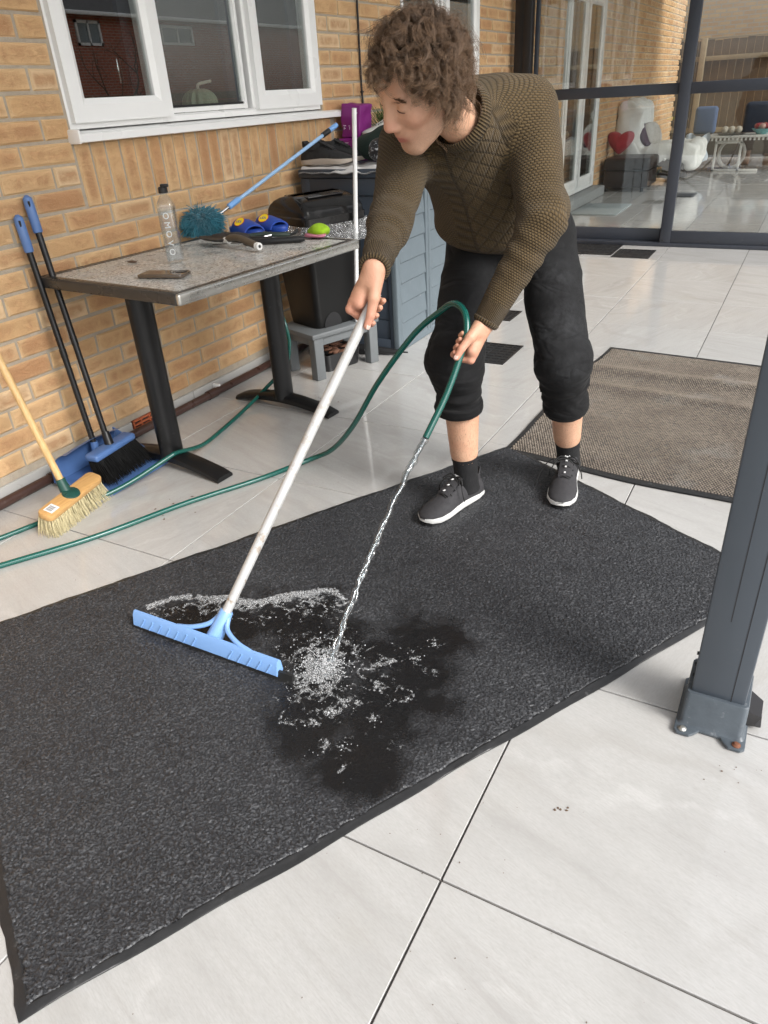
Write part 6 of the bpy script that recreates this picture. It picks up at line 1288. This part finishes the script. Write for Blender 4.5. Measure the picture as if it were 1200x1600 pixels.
# ---- jeans
cR=kR+(aR-kR)*.42; cL=kL+(aL-kL)*.46
def leg_d(P,h,k,c,ph,cr):
    d=sd_cone(P,h,k,.099,.080); d2=sd_cone(P,k,c,.079,cr)
    ab=unit(c-k); L_=np.linalg.norm(c-k); t=(P-k)@ab; th=(P-h)@unit(k-h); lh=np.linalg.norm(k-h)
    warp=1.6*np.sin(P@A3([17.,-13,8])+ph)
    f2=(.012*(np.abs(np.sin(t*46+warp*.5))**.6-.6)+.004*np.sin(t*171-warp*1.7+ph))*np.exp(-((t-.085)/.07)**2); f1=(.010*(np.abs(np.sin(th*33+warp*.65+ph))**.6-.6)+.003*np.sin(th*140+2*warp))*np.exp(-((th-lh)/.11)**2)+.009*(np.abs(np.sin(th*27+warp*.6))**.6-.6)*np.exp(-((th-.09)/.10)**2)
    am=.35+.65*(.5+.5*np.sin(P@A3([26.,19,0])+ph*2)); f1=f1*am; f2=f2*am
    d=smin(d+f1,d2+f2,.05)
    d=d-.004*np.exp(-((t-L_+.022)/.018)**2)+.003*np.exp(-((t-L_+.050)/.007)**2)       # rolled turn-up
    return np.maximum(d,np.where(np.linalg.norm(P-c,axis=-1)<.16,t-L_,-1))
def jean_sdf(P):
    d=sd_ell(P,mH+A3([0,.01,.03]),(.175,.135,.145)); d=smin(d,sd_cone(P,mH,mH+Tu*.12,.15,.15,(Tf,.75)),.05)
    d=smin(d,leg_d(P,hR,kR,cR,0,.074),.03); d=smin(d,leg_d(P,hL,kL,cL,2,.071),.03); return d+wrink(P,.0028,34,9)
nv_,nf_=surfnet(jean_sdf,A3([.50,-4.30,.24]),A3([1.12,-3.50,1.0]),.0075); nv_=lap(nv_,nf_,1,.4)
wear=np.zeros(len(nv_))
for h,k,c in ((hR,kR,cR),(hL,kL,cL)):
    for s,w in ((.35,.07),(.7,.09),(1.05,.07)):
        q=h+(k-h)*s+unit(CAM_C-h)*.08; wear=np.maximum(wear,np.exp(-((nv_-q)**2).sum(1)/w**2)*(1. if h is hL else .35))
def m_denim():
    m,n,b=newmat('faded_black_denim'); P=N(n,'NewGeometry').outputs['Position']; w=N(n,'Attribute',attribute_name='wear').outputs['Fac']
    tw_=N(n,'TexWave',bands_direction='DIAGONAL',inp={'Scale':260.,'Distortion':.6}); L(n,P,tw_.inputs['Vector']); st=noise(n,34,6,.7,mapping(n,P,(1.5,1.5,.6)))
    c=mixc(n,tw_.outputs['Fac'],(.0038,.0038,.0042),(.0085,.0085,.0092)); c=mixc(n,math_(n,'MULTIPLY',mapr(n,st,.36,.72,.1,.6),w),c,(.052,.054,.058)); c=mixc(n,mapr(n,noise(n,180,3,.6,P),.6,.75,0,.25),c,(.022,.022,.024))
    L(n,c,b.inputs['Base Color']); b.inputs['Roughness'].default_value=.85; b.inputs['Specular IOR Level'].default_value=.25; b.inputs['Sheen Weight'].default_value=.03; fo=noise(n,5,2,.5,mapping(n,P,(1,1,2.6),(.35,.3,0)),.6); fo2=math_(n,'ABSOLUTE',math_(n,'SUBTRACT',fo,.5)); bump(n,tw_.outputs['Fac'],.25,.001,b,bump(n,mapr(n,fo2,0,.14,0,1),.42,.014,None,bump(n,st,.3,.004,None))); return m
MT_DEN=m_denim(); je=obj('jeans',(nv_,nf_),MT_DEN,pe,smooth=180,attrs={'wear':wear},label='faded black jeans rolled up below the knees')
for c,k,cr in ((cR,kR,.0745),(cL,kL,.0690)):
    ax=unit(c-k); x=unit(np.cross(ax,[0,1.,0])); y=np.cross(ax,x); cg,cu=band(c-ax*.040,ax,x,y,cr,cr*.97,.040,.005); cg=(cg[0]+wrink(cg[0],.003,60,4)[:,None]*unit(A3([1,.5,.2])),cg[1]); obj('turn_up',cg,MT_DEN,je,smooth=180)
# outer seam on the left leg
se=[]
for t in np.linspace(0,1,14):
    p=hL+(kL-hL)*min(t*2,1) if t<.5 else kL+(cL-kL)*(t*2-1); r=.103-.018*min(t*2,1); se.append(p+unit(CR-A3([0,0,CR[2]]))*r)
# ---- socks and trainers
MT_SOCK=plain('black_rib_sock',(.008,.008,.009),.9,var=.3,scale=50,bmp=.4,bscale=160)
for a,k,s0 in ((aR,kR,.205),(aL,kL,.20)):
    P=[a+(k-a)*t+A3([.0,.0,0]) for t in np.linspace(-.10,s0,12)]; r=[.043,.0415,.0405,.040,.0395,.0395,.040,.0405,.041,.0415,.042,.0425]; obj('sock',join(gtube(P,r,24),gtube(P[-2:],[.0438,.0445],24,cap=False)),MT_SOCK,pe,smooth=60)
MT_SHG=plain('charcoal_knit_upper',(.032,.031,.034),.8,var=.3,scale=90,bmp=.35,bscale=420,dirt=((.07,.068,.07),.3,14)); MT_SHW=plain('white_midsole',(.72,.72,.70),.5,var=.05,dirt=((.4,.39,.37),.25,30)); MT_WHD=plain('white_mark',(.75,.75,.75),.5)
def shoe(lab,cx_,cy_,ang):
    t,Mx,k=sneaker('trainer',lab,(cx_,cy_,.0105),ang,MT_SHG,MT_SHW,MT_LACE)
    out=[(x*k,w*.93*k) for x,w in ((-.142,.012),(-.13,.028),(-.1,.034),(-.04,.034),(.02,.039),(.06,.045),(.1,.043),(.13,.031),(.145,.01))]; pts_=[(x,-w) for x,w in out]+[(x,w) for x,w in out[::-1]]
    obj('outsole',xf(gprism(pts_,-.0035,.0045),Mx),MT_BLKP,t,smooth=None)
    for q in range(3): obj('tongue_mark',xf(gbox(((-.004+.021*q)*k,0,(.1085-.0122*q)*k),(.010,.006,.0012)),Mx@Matrix.Translation((0,0,0))),MT_WHD,t,smooth=None)
    tm=Mx@basis((-.030,0,.1155),(0,-1,0),(-.9,0,.43),(.43,0,.9)); tri=[(-.010,-.008),(.010,-.008),(0,.010)]; obj('emblem',join(*[xf(gtube([(*tri[i],0),(*tri[(i+1)%3],0)],.0016,5),tm) for i in range(3)],xf(gtube([(-.004,-.0045,0),(.004,-.0045,0)],.0014,5),tm)),MT_WHD,t,smooth=None)
    for s in (-1,1): obj('bow_loop',xf(gtube(catmull([(-.022*k,0,.110*k),(-.018*k,s*.022*k,.116*k),(-.004*k,s*.042*k,.100*k),(-.012*k,s*.026*k,.098*k),(-.022*k,0,.109*k)],6),.0024,6),Mx),MT_LACE,t,smooth=180); obj('lace_end',xf(gtube(catmull([(-.022*k,0,.110*k),(-.010*k,s*.03*k,.105*k),(.004*k,s*.05*k,.075*k),(.0,s*.056*k,.045*k)],6),.002,6),Mx),MT_LACE,t,smooth=180)
    return t
shoe('charcoal trainer with white sole on the foot nearer the water stream',.696,-4.168,math.atan2(-.954,-.30)); shoe('charcoal trainer with untied lace on the foot nearer the brown mat',1.003,-3.893,math.atan2(-.98,.17))
obj('loose_lace',gtube(catmull([(.985,-3.86,.112),(.94,-3.87,.10),(.915,-3.895,.06),(.905,-3.92,.016)],6),.002,6),MT_LACE,pe,smooth=180)
# ---- curly hair: ringlet clumps rooted on the scalp
rg=np.random.default_rng(5); C=[]
def in_hairline(q):
    F_,S_,U_=q
    if F_>.052: return U_>.076
    if F_>.028: return U_>.036
    if F_>-.005: return U_>.0
    return U_>-.045-.3*max(0,-F_-.02)
while len(C)<700:
    d=unit(rg.normal(0,1,3)); q=A3([-.012,0,.035])+d*A3([.100,.078,.092])
    if in_hairline(q): C.append((q,d))
paths=[];rad_=[];K=22; s=np.linspace(0,1,K); down=HR@A3([0,0,-1.]); ER=A3([.100,.078,.092]); EC=A3([-.012,0,.035]); PART=unit(A3([.15,-.18,1.]))
def sstep(a,b,x): t=np.clip((x-a)/(b-a),0,1); return t*t*(3-2*t)
for q,d in C:
    dd=unit(d/ER*.09); clen=.5+.5*math.sin(q@A3([37.,29,23])+2)*math.sin(q@A3([-19.,41,31])); ln=rg.uniform(.056,.078)*(.82+.4*clen)*(1.08 if q[2]>.075 else .92); R0=rg.uniform(.0065,.016); turns=rg.uniform(1.2,2.4); ph=rg.uniform(0,6.28); sg_=rg.choice([-1,1]); sw=rg.normal(0,.42,3)
    if q[0]>.015: ln*=.74
    ax=unit(dd*.6+down*.5+sw*.5); e_=unit(np.cross(ax,rg.normal(0,1,3))); f_=np.cross(ax,e_); cur=sstep(.05,.45,s)
    for _ in range(13):
        r0=q+rg.normal(0,.0024,3); j=rg.normal(0,.22); l=ln*rg.uniform(.82,1.1)
        cen=r0+np.outer(s*l*(1-.5*s),dd+sw*.3)+np.outer((s**2)*l*.62,unit(down*.85+sw*.5))
        hr=(R0*cur*rg.uniform(.88,1.1)*(1-.2*s))[:,None]; an=sg_*turns*2*np.pi*s**.9+ph+j; paths.append(cen+hr*(np.cos(an)[:,None]*e_+np.sin(an)[:,None]*f_)+rg.normal(0,.0008,3)); rad_.append(rg.uniform(.0003,.00062))
# flyaway outer curls
for _ in range(200):
    q,d=C[rg.integers(len(C))]; dd=unit(d+rg.normal(0,.3,3)); l=rg.uniform(.085,.125); R0=rg.uniform(.009,.016); an=rg.choice([-1,1])*rg.uniform(1,1.9)*2*np.pi*s+rg.uniform(0,6.28); e_=unit(np.cross(dd,rg.normal(0,1,3))); f_=np.cross(dd,e_)
    if q[0]>.02: continue
    for _k in range(3): paths.append(q+rg.normal(0,.002,3)+np.outer(s*l*(1-.35*s),dd)+np.outer(s**2*l*.4,down)+(R0*np.minimum(1,s*2))[:,None]*(np.cos(an)[:,None]*e_+np.sin(an)[:,None]*f_)); rad_.append(.00042)
paths=np.array(paths); WPp=HC+paths@HR
def m_hair():
    m,n,b=newmat('brown_curls'); P=N(n,'NewGeometry').outputs['Position']; t=N(n,'Attribute',attribute_name='tip').outputs['Fac']; c=mixc(n,noise(n,22,4,.6,P),(.026,.017,.012),(.10,.060,.036)); tw_=math_(n,'POWER',t,1.3); c=mixc(n,math_(n,'MULTIPLY',tw_,.8),c,(.29,.175,.10)); L(n,c,b.inputs['Base Color']); b.inputs['Roughness'].default_value=.38; b.inputs['Specular IOR Level'].default_value=.6; return m
hg=strands(WPp,np.array(rad_),3); tipv=np.repeat(np.tile(s,len(paths)),3)
MT_HAIR=m_hair(); ho=obj('hair',hg,MT_HAIR,pe,smooth=180,attrs={'tip':tipv},label='thick curly brown hair with lighter ends')
# scalp under the curls
def scalp(P):
    Q=(P-HC)@HR.T; d=sd_ell(Q,(-.014,0,.037),(.101,.080,.094)); cutp=np.minimum(np.maximum(Q[...,0]-.045,.082-Q[...,2]),np.maximum(Q[...,0]-.0,.0-Q[...,2])); cutp=np.minimum(cutp,np.maximum(Q[...,0]+.05,-.065-Q[...,2])); return smax(d,cutp,.012)
cv,cf=surfnet(scalp,HC-A3([.16,.16,.16]),HC+A3([.16,.16,.17]),.006); obj('scalp_hair',(cv,cf),plain('dark_roots',(.022,.014,.010),.7,var=.4,scale=80),ho,smooth=180)
